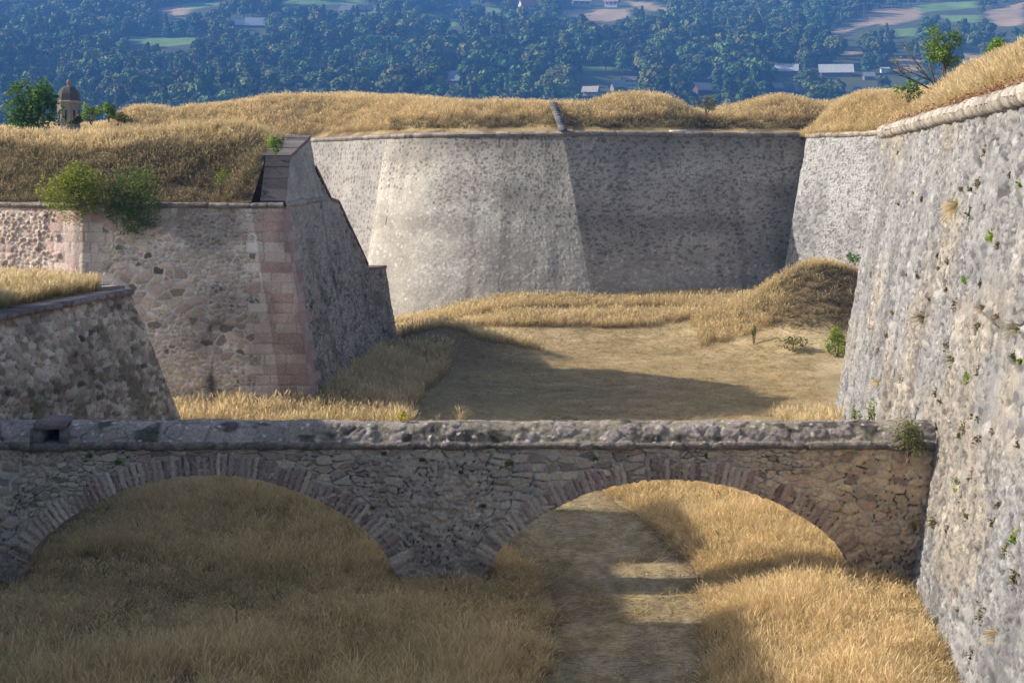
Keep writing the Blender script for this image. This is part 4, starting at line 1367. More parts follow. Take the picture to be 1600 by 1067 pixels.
near_edge = Q[:, 2] < 12.25
k2 = ~near_edge | (rng.random(len(Q)) < .35)
Q = Q[k2]; near_edge = near_edge[k2]
scatter("rampart_grass", "tall pale grass on the bank above the right wall", Q, S_PALEN, 5, np.where(near_edge, .32, .62) * (.7 + .6 * fbm(Q[:, 0] * .5, Q[:, 1] * .5, 214)), np.full(len(Q), 1.0), .22, (0, -.12))

# near left wall top
xs = np.arange(-30, -13, .3); ys = np.arange(28, 60, .3)
X, Y = np.meshgrid(xs, ys, indexing='ij')
LZ = left_top_z(X, Y)
a = Acc()
ok = (X < -13.45 - LS * (54.2 - Y) - .3) & (Y < 54.2 + (-13.45 - X) * .44 - .2)
Xc = np.minimum(X, -13.45 - LS * (54.2 - Y) - .4); Yc = np.minimum(Y, 54.2 + (-13.45 - Xc) * .44 - .45)
a.grid(np.stack([Xc, Yc, left_top_z(Xc, Yc) - .02], -1), mix(np.array((.22, .165, .09)), np.array((.36, .27, .14)), fbm(X, Y, 3)))
tag(a.build("terrain", M_EARTH, smooth=True), "earth top of the near left wall", kind="structure")
Q = on_grid((X, Y, LZ), 60, lambda Q: in_view(Q, 3) & left_top_in(Q[:, 0] + .1, Q[:, 1] + .1))
scatter("wall_top_grass", "thick golden grass on top of the near left wall", Q, S_PALEN, 5, .45 + .3 * fbm(Q[:, 0] * .7, Q[:, 1] * .7, 215), np.full(len(Q), .95), .2, (0, .1))

# ------------------------------------------------------------------ leafy plants
def leaf_cloud(pts, size, seed=0, droop=.0, aspect=1.5, out=None, jit=.45):
    """one small folded leaf face at each point -> V, Q, H"""
    r = np.random.default_rng(seed)
    n = len(pts)
    d = r.normal(size=(n, 3)); d[:, 2] = np.abs(d[:, 2]) * .4 - droop; d /= np.linalg.norm(d, axis=1)[:, None]
    nn = r.normal(size=(n, 3))
    if out is not None:
        nn = np.asarray(out) + nn * jit
        nn /= np.linalg.norm(nn, axis=1)[:, None]
        d = d - nn * np.sum(d * nn, 1)[:, None]; d /= np.linalg.norm(d, axis=1)[:, None]
    w = np.cross(d, nn); w /= np.linalg.norm(w, axis=1)[:, None]
    s = size * (.6 + .8 * r.random(n))[:, None]
    c = np.asarray(pts)
    V = np.stack([c - d * s * aspect / 2, c + w * s / 2, c + d * s * aspect / 2, c - w * s / 2], 1).reshape(-1, 3)
    Q = np.arange(4 * n).reshape(n, 4)
    H = np.repeat(r.random(n), 4)
    return V, Q, H

def build_leaves(name, pts, size, mat, parent, seed=0, droop=0., aspect=1.5):
    V, Q, H = leaf_cloud(pts, size, seed, droop, aspect)
    me = mesh_np(name, V, Q, None, {"h": ('FLOAT', H)})
    return link(name, me, mat, parent)

def bush(name, label, cat, loc, r3, nleaf, lsize, mat, stems=6, group=None, seed=1, clumps=9, trunk=None, part="foliage", fill=.45, zlo=.30, root_z=0.0):
    r = random.Random(seed); rn = np.random.default_rng(seed)
    root = tag(empty(name, loc), label, cat, group)
    L = Vector(loc); A = Acc()
    cl = []
    for k in range(clumps):
        t = r.uniform(0, 6.283); q = math.sqrt(r.random())
        c = L + Vector((math.cos(t) * q * r3[0] * .75, math.sin(t) * q * r3[1] * .75, r3[2] * (zlo + (.97 - zlo) * r.random() * (1 - .3 * q))))
        cl.append((c, r.uniform(.28, .5)))
    for k in range(stems):
        c, _ = cl[k % clumps]
        m = L.lerp(c, .5) + Vector((r.uniform(-.1, .1), r.uniform(-.1, .1), .05)) * r3[2]
        base = L + Vector((r.uniform(-.08, .08) * r3[0], r.uniform(-.08, .08) * r3[1] + root_z * .4, -.1 + root_z))
        th = trunk or .012 * r3[2] + .006
        A.tube([base, m, c], [th, th * .7, th * .3], (.16, .12, .085), 5)
    A.build("stem", M_WOOD, root)
    pts = []
    tot = sum(q for _, q in cl)
    for c, q in cl:
        n = int(nleaf * q / tot)
        d = rn.normal(size=(n, 3)); d /= np.linalg.norm(d, axis=1)[:, None]
        rad = (fill + (1 - fill) * rn.random(n)) ** .6
        p = d * rad[:, None] * np.array([r3[0] * q, r3[1] * q, r3[2] * q * .75])
        pts.append(p + np.array(c))
    build_leaves(part, np.concatenate(pts), lsize, mat, root, seed)
    return root

# hanging shrub over the bastion cordon: two rounded halves seen in the photograph
def px_loc(px, py, Y): return at(px, py, Y)
x, y, z = px_loc(122, 322, 63.7)
bush("hanging_shrub", "bright green shrub growing from the bastion cordon, left of the pair", "shrub", (x, y, z - .35), (1.6, .7, 2.0), 5600, .062, M_LEAF_BRIGHT, 9, seed=3, clumps=24, zlo=.08, root_z=.7)
x, y, z = px_loc(203, 330, 63.6)
bush("hanging_shrub", "darker green round shrub hanging over the bastion cordon, right of the pair", "shrub", (x, y, z - .75), (1.4, .7, 2.45), 6400, .058, M_LEAF, 9, seed=4, clumps=28, zlo=.08, root_z=1.1)
x, y, z = px_loc(434, 242, 66.0)
bush("shrub", "small bright green shrub beside the bastion coping slabs", "shrub", (x - .1, y, z), (.42, .3, .8), 420, .07, M_LEAF_BRIGHT, 5, seed=5, clumps=6)
x, y, z = px_loc(345, 303, 64.6)
bush("weed", "slender yellow-green weed in the brown grass of the bastion roof", "plant", (x, y, z), (.34, .25, 1.2), 260, .055, M_LEAF_BRIGHT, 6, seed=6, clumps=8)
# plants on the crest beside the sentry box
x, y, z = px_loc(55, 188, 80)
bush("small_tree", "dense dark green small tree left of the sentry box", "tree", (x, y, z - .5), (1.5, 1.1, 2.6), 3600, .12, M_LEAF, 9, seed=17, clumps=26, trunk=.05, zlo=.12, fill=.3)
for i, (px, py, w, h, lb) in enumerate([(142, 186, .38, 1.0, "light green bush just right of the sentry box"), (170, 182, .25, 1.05, "thin pointed light green bush, second to the right of the sentry box"),
                                        (184, 188, .55, .62, "low dark bush where the golden far rampart begins"), (118, 190, .3, .5, "small low bush at the foot of the sentry box")]):
    x, y, z = px_loc(px, py, 79 + i)
    bush("bush", lb, "bush", (x, y, z - .2), (w * 1.4, w, h), 520, .085, M_LEAF_BRIGHT if i < 2 else M_LEAF_OLIVE, 5, seed=11 + i, clumps=7)
x, y, z = px_loc(1104, 176, 104)
bush("weed", "yellowish weed standing in the dip of the far rampart", "plant", (x, y, z - .1), (.75, .5, 1.15), 420, .085, M_LEAF_OLIVE, 10, seed=15, clumps=9)
# mound plants
for i, (px, py, Y, w, h, n, mt, lb) in enumerate([
        (1308, 497, 80.5, .75, 1.3, 1300, M_LEAF_BRIGHT, "bright green bush at the foot of the mound against the right wall"),
        (1240, 505, 81.5, .8, .75, 520, M_LEAF_OLIVE, "thin olive weed in front of the mound"),
        (1178, 521, 83.5, .12, 1.1, 120, M_LEAF_OLIVE, "single slim weed stalk standing at the edge of the mown floor"),
        (1336, 412, 86.0, .5, .6, 320, M_LEAF, "small dark bush behind the mound beside the right wall"),
        (1088, 468, 98.0, .85, .55, 620, M_LEAF, "low dark bush at the foot of the shaded curtain wall")]):
    x, y, z = px_loc(px, py, Y)
    z = float(ground_z(x, Y)) if i != 3 else z
    bush("bush", lb, "bush", (x, y, z), (w, w * .7, h), n, .07, mt, 6, seed=21 + i, clumps=9)

# bridge plants
x, y, z = px_loc(1418, 712, 37.05)
bush("broom_bush", "olive green bush with yellow flowers where the bridge meets the right wall", "bush", (x, y - .05, z - .05), (.42, .3, .95), 2300, .030, M_LEAF_OLIVE, 10, seed=31, clumps=14)
x, y, z = px_loc(625, 667, 37.7)
bush("seedling", "little yellow-green seedling on top of the bridge coping", "plant", (x, y, z - .03), (.16, .12, .38), 60, .065, M_LEAF_YELLOW, 4, seed=32, clumps=6)
def stalks(name, label, loc, n, h, spread, mat, seed, leaf=None, w=.008, lean=(0, 0), group=None, cat="plant", part="stalks"):
    o = tuft("t", mat, n, .05, w, spread, .5, .45, seed=seed)
    me = o.data
    co = np.empty(len(me.vertices) * 3, np.float32); me.vertices.foreach_get("co", co); co = co.reshape(-1, 3)
    co *= h
    co[:, 0] += lean[0] * co[:, 2]; co[:, 1] += lean[1] * co[:, 2]
    me.vertices.foreach_set("co", co.ravel()); me.update()
    bpy.data.objects.remove(o)
    ob = bpy.data.objects.new(name, me); COL.objects.link(ob); ob.location = loc
    return tag(ob, label, cat, group)
x, y, z = px_loc(683, 668, 37.7)
stalks("grass_tuft", "narrow upright pale grass tuft on the bridge coping", (x, y, z - .02), 26, .45, .25, M_GRASS_PALE, 5, group="grass on the bridge")
x, y, z = px_loc(718, 668, 37.7)
stalks("grass_tuft", "wide fanned pale grass tuft on the bridge coping", (x, y, z - .02), 60, .68, .55, M_GRASS_PALE, 6, group="grass on the bridge")
for i, (px, hgt, lb) in enumerate([(768, .24, "sparse dry stems on the coping, right of the fanned tuft"), (876, .22, "sparse dry stems on the coping above the crown of the right arch's left side"), (905, .2, "few thin dry stems on the coping left of the right arch crown")]):
    x, y, z = px_loc(px, 664, 37.6)
    stalks("grass_tuft", lb, (x, y, z - .02), 7, hgt, .8, M_GRASS_PALE, 50 + i, w=.006, group="grass on the bridge")
# flowering stems at the foot of the right wall
for i, (px, lb) in enumerate([(1338, "green flowering stem behind the bridge, left of two"), (1362, "green flowering stem behind the bridge, right of two")]):
    x, y, z = px_loc(px, 668, 38.9)
    root = bush("flowering_stem", lb, "plant", (x, y, z - .3), (.16, .12, .95 + .1 * i), 130, .045, M_LEAF_BRIGHT, 5, seed=33 + i, clumps=8, fill=.3)
    for _ in range(6): build_leaves("flower", np.array([(x + random.uniform(-.15, .15), y - .03, z + random.uniform(0, .5))]), .06, M_LEAF_YELLOW, root, 3, 0, 1.0)
x, y, z = px_loc(1425, 815, 37.5)
stalks("grass_tuft", "long drooping grass tuft in the corner of bridge and right wall", (x, 37.2, z - .15), 60, .75, .7, M_GRASS_PALE, 61, lean=(-.35, -.25))
x, y, z = px_loc(38, 893, 39.0)
bush("bush", "dark green bush under the left spring of the left arch", "bush", (x, y, 0.1), (.4, .35, .75), 420, .06, M_LEAF, 5, seed=37, clumps=7)
# weeds rooted in the bridge joints
for i, (px, py, s) in enumerate([(795, 725, .17), (765, 752, .10), (660, 718, .10), (755, 790, .09), (720, 737, .08), (600, 708, .08), (930, 716, .09), (1100, 712, .15), (185, 722, .12), (140, 712, .11), (745, 820, .07), (686, 852, .07), (583, 793, .08)]):
    x, y, z = px_loc(px, py, BY - .05)
    pts = np.clip(rng.normal(size=(150, 3)), -1.6, 1.6) * np.array((s, .03, s * .6)) * .36 + np.array((x, y - .02, z))
    V, Qd, H = leaf_cloud(pts, .035, i)
    me = mesh_np("joint_moss", V - np.array((x, y, z)), Qd, None, {"h": ('FLOAT', H)}); me.materials.append(M_LEAF)
    o = bpy.data.objects.new("joint_moss", me); o.location = (x, y, z); COL.objects.link(o)
    lab = ["largest dark moss clump, under the coping left of the right arch", "small moss clump just left of the largest one", "moss dot under the coping midway over the pier", "moss dot on the right haunch of the pier, below the largest clump",
           "moss dot between the pier's centre and the largest clump", "moss dot under the coping above the left arch's right haunch", "moss streak under the coping at the left side of the right arch", "flat moss streak under the coping right of the right arch crown",
           "flat moss streak under the coping left of the left arch crown", "moss dot at the far left under the coping", "moss dot beside the right arch's left haunch", "lowest moss dot, low on the middle pier", "moss dot beside the left arch's right springing"][i]
    tag(o, lab, "moss", "moss clumps in the bridge joints")

# plants growing out of the right wall
def wall_plant(px, py, s, kind, seed, label):
    p = on_right_wall(px, py)
    n = Vector((-.986, .137, 0))
    rn = np.random.default_rng(seed)
    root = tag(empty("wall_plant", p), label, "plant", "plants rooted in the right wall")
    if kind in ("tuft", "long"):
        k = 40 if kind == "tuft" else 90
        V, Q_, H = [], [], []
        for i in range(k):
            L = s * rn.uniform(.5, 1.1)
            d = Vector((-.75 + rn.normal() * .25, -.1 + rn.normal() * .45, (.55 if kind == "tuft" else -.1) + rn.normal() * .35)).normalized()
            o = p + Vector((rn.normal() * .02, rn.normal() * s * .12, rn.normal() * s * .08)) - n * .04
            w = .010
            pr = Vector((0, 0, 0))
            b0 = len(V)
            for t in (0, .5, 1.0):
                c = o + d * L * t + Vector((0, 0, -.35 * L * t * t)) - Vector(p)
                V += [(c.x, c.y - w * (1.2 - t), c.z), (c.x, c.y + w * (1.2 - t), c.z + w)]
                H += [t, t]
            for q in (0, 2): Q_.append((b0 + q, b0 + q + 1, b0 + q + 3, b0 + q + 2))
        me = mesh_np("stalks", np.array(V), np.array(Q_), None, {"h": ('FLOAT', np.array(H))})
        mt = M_GRASS_DULL if seed % 3 else M_GRASS_PALE
        me.materials.append(mt)
        o = bpy.data.objects.new("stalks", me); COL.objects.link(o); o.parent = root
    if kind in ("leaf", "brown") or seed % 2 == 0:
        m = 90 if kind in ("leaf", "brown") else 40
        pts = rn.normal(size=(m, 3)) * np.array((.04, s * .30, s * .28)) + np.array(p + n * s * .12)
        V, Q_, H = leaf_cloud(pts - np.array(p), .045 if kind != "brown" else .04, seed)
        me = mesh_np("foliage", V, Q_, None, {"h": ('FLOAT', H)})
        me.materials.append(M_LEAF_BROWN if kind == "brown" else (M_LEAF_BRIGHT if seed % 3 == 0 else M_LEAF_OLIVE))
        o = bpy.data.objects.new("foliage", me); COL.objects.link(o); o.parent = root
    return root
WP = [(1497, 320, .55, "long", "large drooping straw tuft high on the right wall"), (1519, 335, .28, "leaf", "green leafy plant just below the large drooping tuft"),
      (1446, 500, .55, "tuft", "spiky upright tuft halfway up the right wall"), (1374, 598, .45, "tuft", "wispy tuft near the left edge of the right wall above the bridge"),
      (1541, 236, .26, "brown", "brown tuft under the cordon of the right wall"), (1530, 288, .28, "brown", "brown weed above the large drooping tuft"),
      (1443, 312, .22, "brown", "brown tuft left of the large drooping tuft"), (1431, 273, .2, "tuft", "small tuft high near the left edge of the right wall"),
      (1436, 430, .22, "leaf", "small yellow-green leafy plant in the upper middle of the right wall"), (1510, 438, .2, "leaf", "small leafy plant right of the upper middle of the right wall"),
      (1495, 478, .28, "brown", "brown tuft level with the spiky upright tuft"), (1536, 484, .3, "tuft", "dark tuft right of the spiky upright tuft"),
      (1562, 500, .34, "brown", "brown spreading tuft toward the right side of the wall"), (1593, 515, .42, "tuft", "straw tuft at the right side of the wall above the middle"),
      (1531, 512, .22, "leaf", "green sprig below the dark tuft"), (1481, 540, .26, "brown", "brown weed below the spiky upright tuft"),
      (1490, 565, .34, "tuft", "dark drooping tuft in the middle of the right wall"), (1413, 597, .34, "brown", "flat brown tuft above the end of the bridge"),
      (1513, 592, .28, "leaf", "green and brown weed in the middle of the right wall"), (1532, 581, .24, "brown", "brown weed right of centre on the right wall"),
      (1376, 548, .22, "tuft", "small tuft at the left edge of the right wall above the wispy tuft"), (1465, 615, .2, "brown", "small brown weed above and right of the bridge end"),
      (1396, 490, .2, "tuft", "small tuft left of the spiky upright tuft"), (1508, 670, .24, "brown", "brown weed level with the bridge coping"),
      (1533, 687, .22, "brown", "brown weed right of the bridge end, below the coping level"), (1555, 678, .22, "brown", "dark weed far right at the coping level"),
      (1526, 742, .24, "brown", "dark weed on the right wall just below the bridge end"), (1498, 752, .16, "leaf", "tiny green plant on the right wall below the bridge end"),
      (1462, 818, .3, "tuft", "dry tuft on the right wall beside the drooping corner grass"), (1485, 832, .24, "brown", "brown weed low on the wall right of the corner grass"),
      (1576, 860, .24, "brown", "brown weed at the right margin, low on the wall"), (1588, 902, .26, "leaf", "green weed at the right margin low on the wall"),
      (1540, 965, .36, "leaf", "yellow-green sprig low on the right wall"), (1562, 995, .4, "tuft", "drooping dark stems low on the right wall"),
      (1524, 1025, .18, "leaf", "tiny leafy plant close to the bottom of the right wall"), (1466, 973, .26, "tuft", "small dry tuft near the foot of the right wall"),
      (1587, 840, .16, "leaf", "tiny green plant at the right margin below the middle"), (1405, 240, .14, "leaf", "tiny green plant beneath the cordon near the corner")]
for i, w in enumerate(WP):
    wall_plant(w[0], w[1], w[2], w[3], 300 + i, w[4])
# many small seedlings
SEEDS = []
for i in range(46):
    px, py = random.uniform(1340, 1598), random.uniform(260, 1050)
    if px < 1400 + (py - 260) * .0 - (py - 260) * .16 or (py > 640 and px < 1460 + (py - 860) * .3 * (py > 860)): continue
    kd = random.choice(["leaf", "brown"])
    o = wall_plant(px, py, random.uniform(.10, .18), kd, 400 + i, "x")
    zone = "just under the cordon" if py < 330 else ("in the upper part" if py < 500 else ("in the middle" if py < 680 else ("below the bridge end" if py < 860 else "low down")))
    SEEDS.append((o, ("tiny green weed " if kd == "leaf" else "tiny brown weed ") + zone + " of the right wall", px))

# russet weeds along the right cordon: nobody could count them
Q = on_grid(R_TOP, 60, lambda Q: in_view(Q) & (Q[:, 2] < 12.15) & (rng.random(len(Q)) < smooth(.40, .55, fbm(Q[:, 0] * .5, Q[:, 1] * .35, 216))))
V, Qd, H = leaf_cloud(np.repeat(Q, 14, 0) + rng.normal(size=(len(Q) * 14, 3)) * np.array((.14, .14, .10)) + np.array((0, 0, .12)), .045, 9)
me = mesh_np("weeds", V, Qd, None, {"h": ('FLOAT', H)})
tag(link("weeds", me, M_LEAF_RED), "russet weeds along the cordon of the right wall", kind="stuff")
# dark weeds on the bastion slope
Q = on_grid(bast_grid(), 5, lambda Q: in_view(Q) & (Q[:, 1] < 69))
V, Qd, H = leaf_cloud(np.repeat(Q, 16, 0) + rng.normal(size=(len(Q) * 16, 3)) * np.array((.16, .16, .12)) + np.array((0, 0, .15)), .05, 12)
me = mesh_np("weeds", V, Qd, None, {"h": ('FLOAT', H)})
tag(link("weeds", me, M_LEAF_BROWN), "brown weeds among the grass of the bastion roof", kind="stuff")

# branching tree on the right bank
def branch_tree(name, label, base, seed=5):
    r = random.Random(seed)
    root = tag(empty(name, base), label, "tree")
    A = Acc(); B = Vector(base); tips = []
    def grow(p, d, L, w, depth):
        pts = [p]; q = p.copy(); dd = d.copy()
        for k in range(4):
            dd = (dd + Vector((r.gauss(0, .13), r.gauss(0, .13), r.gauss(.03, .1)))).normalized()
            q = q + dd * L / 4; pts.append(q.copy())
        A.tube(pts, [w * (1 - .16 * k) for k in range(5)], (.10, .08, .07), 5 if depth > 1 else 4)
        if depth == 0:
            tips.append((q, dd)); return
        for k in range(3 if depth > 1 else 4):
            t = pts[r.choice([2, 3, 4])]
            nd = (dd + Vector((r.gauss(-.12, .5), r.gauss(0, .45), r.gauss(.05, .35)))).normalized()
            grow(t, nd, L * r.uniform(.55, .8), w * .5, depth - 1)
    for d in [(-.75, .1, .75), (-.35, 0, 1.0), (.05, .1, 1.1), (-1.0, 0, .35), (.2, 0, .9)]:
        grow(B + Vector((r.uniform(-.12, .12), 0, -.1)), Vector(d).normalized(), r.uniform(1.25, 1.7), .06, 2)
    A.build("trunk", M_WOOD, root)
    pts = []
    for q, d in tips:
        rel = q - B
        green = rel.x > -.45 or (rel.z < 1.0 and rel.x > -1.2)
        n = 85 if green else (5 if r.random() < .35 else 0)
        for k in range(n): pts.append((q.x + r.gauss(0, .14), q.y + r.gauss(0, .14), q.z + r.gauss(0, .13)))
    build_leaves("crown", np.array(pts), .075, M_LEAF, root, 5)
    return root
x, y, z = px_loc(1470, 138, 68)
branch_tree("small_tree", "half bare small tree leaning left on the bank above the right wall", (x, y, z - .1))
x, y, z = px_loc(1420, 140, 69)
bush("bush", "low leafy bush at the left foot of the half bare tree", "bush", (x, y, z - .5), (.8, .6, .9), 500, .08, M_LEAF, 6, seed=41, clumps=8)
x, y, z = px_loc(1552, 82, 66)
bush("bush", "small green bush behind the grass crest at the upper right corner", "bush", (x, y, z - .3), (.7, .5, .9), 600, .08, M_LEAF_BRIGHT, 5, seed=42, clumps=8)

# ------------------------------------------------------------------ sentry box
def sentry():
    x, y, z0 = -34.05, 118.0, 13.0
    root = tag(empty("sentry_box", (x, y, z0)), "eight-sided stone sentry box with domed roof and ball finial on the far left rampart", "sentry box")
    R = .86
    def ring(r, z, n=8, a0=math.pi / 8): return [(x + r * math.cos(a0 + 2 * math.pi * k / n), y + r * math.sin(a0 + 2 * math.pi * k / n), z) for k in range(n)]
    def lathe(prof, name, cols, n=8):
        A = Acc()
        for (r0, za), (r1, zb) in zip(prof[:-1], prof[1:]):
            a_, b_ = ring(r0, za, n), ring(r1, zb, n)
            for k in range(n):
                A.poly([a_[k], a_[(k + 1) % n], b_[(k + 1) % n], b_[k]], cols[k % len(cols)])
        return A.build(name, M_COPING, root)
    H = 2.35
    lathe([(R, z0), (R, z0 + .55), (R, z0 + 1.1), (R, z0 + 1.7), (R, z0 + H)], "wall", [(.22, .185, .16), (.18, .155, .135), (.25, .21, .18)])
    lathe([(R, z0 + H), (R + .14, z0 + H + .06), (R + .16, z0 + H + .16), (R + .02, z0 + H + .22)], "cornice", [(.30, .26, .22)])
    dome = [(R + .04, z0 + H + .22)] + [((R + .02) * math.cos(t) ** .75 if t < 1.5 else .06, z0 + H + .22 + 1.15 * math.sin(t)) for t in np.linspace(.12, 1.5, 9)]
    lathe(dome, "dome", [(.085, .082, .08), (.11, .105, .10)])
    lathe([(.16, z0 + H + 1.33), (.10, z0 + H + 1.45), (.14, z0 + H + 1.55), (.17, z0 + H + 1.66), (.12, z0 + H + 1.78), (.02, z0 + H + 1.88)], "finial", [(.30, .17, .12)], 8)
    for k in (4, 5, 6, 7):
        a = 2 * math.pi * k / 8 + math.pi / 4 - math.pi / 8 + math.pi / 8
        ap = R * math.cos(math.pi / 8)
        A = Acc(); A.box((x + (ap + .004) * math.cos(a), y + (ap + .004) * math.sin(a), z0 + 1.45), (.05, .13, .75), (.015, .015, .015), a)
        A.build("loophole", M_WOOD, root)
sentry()

# ------------------------------------------------------------------ made-up unseen blocks beyond the left edge: their added roof line throws the shade over the near ditch
def shade_blocks():
    blocks = [(42.6, 48.4, 13.65), (37.2, 42.6, 12.0), (16.0, 37.2, 13.8)]
    root = tag(empty("shade_blocks", (-26, 38, 6)), "unseen roofed stone blocks added left of the view to shade the near ditch", "shade blocker")
    for y0, y1, zt in blocks:
        A = Acc(); A.box((-26, (y0 + y1) / 2, 3 + (zt - 1.6) / 2 - 1.5), (7.6, y1 - y0 - .02, zt - 1.6 + 3), (.38, .33, .28)); A.build("wall", M_STONE_FAR, root)
        A = Acc(); e = zt - .08
        # roof sheds with eaves on both sides
        A.poly([(-22.0, y0, e), (-22.0, y1, e), (-26, y1, e + 1.6), (-26, y0, e + 1.6)], (.16, .13, .12))
        A.poly([(-30.0, y0, e), (-26, y0, e + 1.6), (-26, y1, e + 1.6), (-30.0, y1, e)], (.16, .13, .12))
        for yy in (y0, y1): A.poly([(-22.0, yy, e), (-26, yy, e + 1.6), (-30.0, yy, e)], (.34, .30, .26))
        A.poly([(-22.0, y0, e), (-30, y0, e), (-30, y1, e), (-22, y1, e)], (.2, .17, .15))
        A.build("roof", M_HOUSE, root)
        n = max(1, int((y1 - y0) / 3))
        for k in range(n):
            for zz in (8.5, 11.3):
                A = Acc(); A.box((-22.19, y0 + (k + .5) * (y1 - y0) / n, zz), (.08, 1.0, 1.5), (.05, .06, .07)); A.build("window", M_HOUSE, root)  # dark boxes dress the added shade block as if windowed
shade_blocks()

# ------------------------------------------------------------------ the valley side beyond
def hill_z(X, Y):
    X = np.asarray(X, float); Y = np.asarray(Y, float)
    r = 22 + .195 * (Y - 700) + 10 * (fbm(X / 260 + 5, Y / 260, 301, 3) - .5) * smooth(700, 900, Y) + 14 * (fbm(X / 90, Y / 90, 302, 3) - .5)
    r = r + 10 * smooth(150, 420, X) * smooth(800, 1000, Y)
    r = np.where(Y < 700, 22 + (Y - 700) * .12, r)
    v = -2.0 - 30 * smooth(140, 260, Y)
    k = smooth(330, 660, Y)
    return v * (1 - k) + r * k

def hill_hit(px, py):
    Y = np.arange(640, 1660, 1.0)
    x = (px - 800) / F * Y; z = EYE + (HOR - py) / F * Y
    g = hill_z(x, Y)
    i = np.nonzero(g >= z)[0]
    Y0 = Y[i[0]] if len(i) else 1650.
    return (px - 800) / F * Y0, Y0, float(hill_z((px - 800) / F * Y0, Y0))

# clearings as outlines in the photograph: (kind, [(px,py)...])
FIELDS = [
    ('green', [(178, 56), (240, 58), (330, 60), (322, 66), (270, 72), (246, 74), (205, 64)]),
    ('green', [(250, 14), (300, 4), (370, 2), (372, 9), (330, 10), (300, 16), (262, 22)]),
    ('tan', [(246, 14), (282, 10), (300, 14), (292, 24), (262, 28)]),
    ('green', [(440, 0), (560, 0), (570, 8), (520, 8), (445, 7)]),
    ('green', [(556, 4), (580, 8), (596, 20), (560, 20)]),
    ('green', [(666, 20), (692, 20), (696, 26), (668, 26)]),
    ('green', [(672, 32), (720, 36), (716, 42), (676, 40)]),
    ('green', [(752, 12), (784, 12), (786, 20), (762, 22)]),
    ('tan', [(862, 18), (900, 16), (985, 14), (984, 26), (955, 34), (915, 34), (880, 22)]),
    ('tan', [(975, 2), (1010, 4), (1040, 14), (1038, 20), (1010, 16), (985, 8)]),
    ('green', [(888, 100), (920, 104), (955, 102), (958, 108), (905, 112)]),
    ('tan', [(1298, 50), (1330, 40), (1352, 26), (1372, 14), (1440, 10), (1440, 22), (1400, 24), (1385, 34), (1340, 44), (1310, 56)]),
    ('tan', [(1360, 26), (1440, 22), (1438, 30), (1390, 40), (1364, 38)]),
    ('green', [(1430, 8), (1520, 2), (1530, 12), (1440, 20)]),
    ('green', [(1400, 46), (1432, 44), (1434, 58), (1404, 56)]),
    ('green', [(1470, 24), (1532, 24), (1530, 36), (1478, 34)]),
    ('tan', [(1540, 18), (1600, 4), (1600, 40), (1556, 42)]),
    ('tan', [(1392, 90), (1440, 94), (1438, 112), (1402, 110)]),
    ('tan', [(1500, 84), (1570, 92), (1560, 110), (1500, 108)]),
    ('tan', [(1322, 80), (1345, 82), (1342, 88), (1322, 88)]),
    ('tan', [(1275, 78), (1300, 78), (1300, 84), (1278, 84)]),
    ('tan', [(435, 38), (458, 38), (458, 44), (436, 44)]),
    ('tan', [(1371, 148), (1402, 148), (1400, 156), (1370, 156)]),
    ('tan', [(1042, 112), (1052, 112), (1052, 118), (1042, 118)]),
]
def in_poly(px, py, poly):
    inside = np.zeros(px.shape, bool)
    n = len(poly)
    for i in range(n):
        x0, y0 = poly[i]; x1, y1 = poly[(i + 1) % n]
        if y0 == y1: continue
        c = ((y0 > py) != (y1 > py)) & (px < (x1 - x0) * (py - y0) / (y1 - y0) + x0)
        inside ^= c
    return inside
def to_px(X, Y, Z): return 800 + X * F / Y, HOR - (Z - EYE) * F / Y

def make_hill():
    xs = np.arange(-774, 775, 6.0)
    ys = np.concatenate([np.arange(136, 680, 16.0), np.arange(680, 1500, 4.0), np.arange(1500, 1681, 20.0)])
    X, Y = np.meshgrid(xs, ys, indexing='ij')
    Z = hill_z(X, Y)
    px, py = to_px(X, Y, Z)
    C = mix(np.array((.045, .055, .025)), np.array((.08, .09, .04)), fbm(X / 30, Y / 30, 303))
    for kind, poly in FIELDS:
        m = in_poly(px, py, poly)
        c = np.array((.125, .21, .06)) if kind == 'green' else np.array((.30, .225, .14))
        C = np.where(m[..., None], c * (.85 + .3 * fbm(X / 12, Y / 12, 304))[..., None], C)
    a = Acc(); a.grid(np.stack([X, Y, Z], -1), C)
    o = a.build("hills", mat_attr("hillside", .5, .15, .2, .6, .03, .15), smooth=True)
    tag(o, "wooded valley side filling the background", kind="structure")
make_hill()

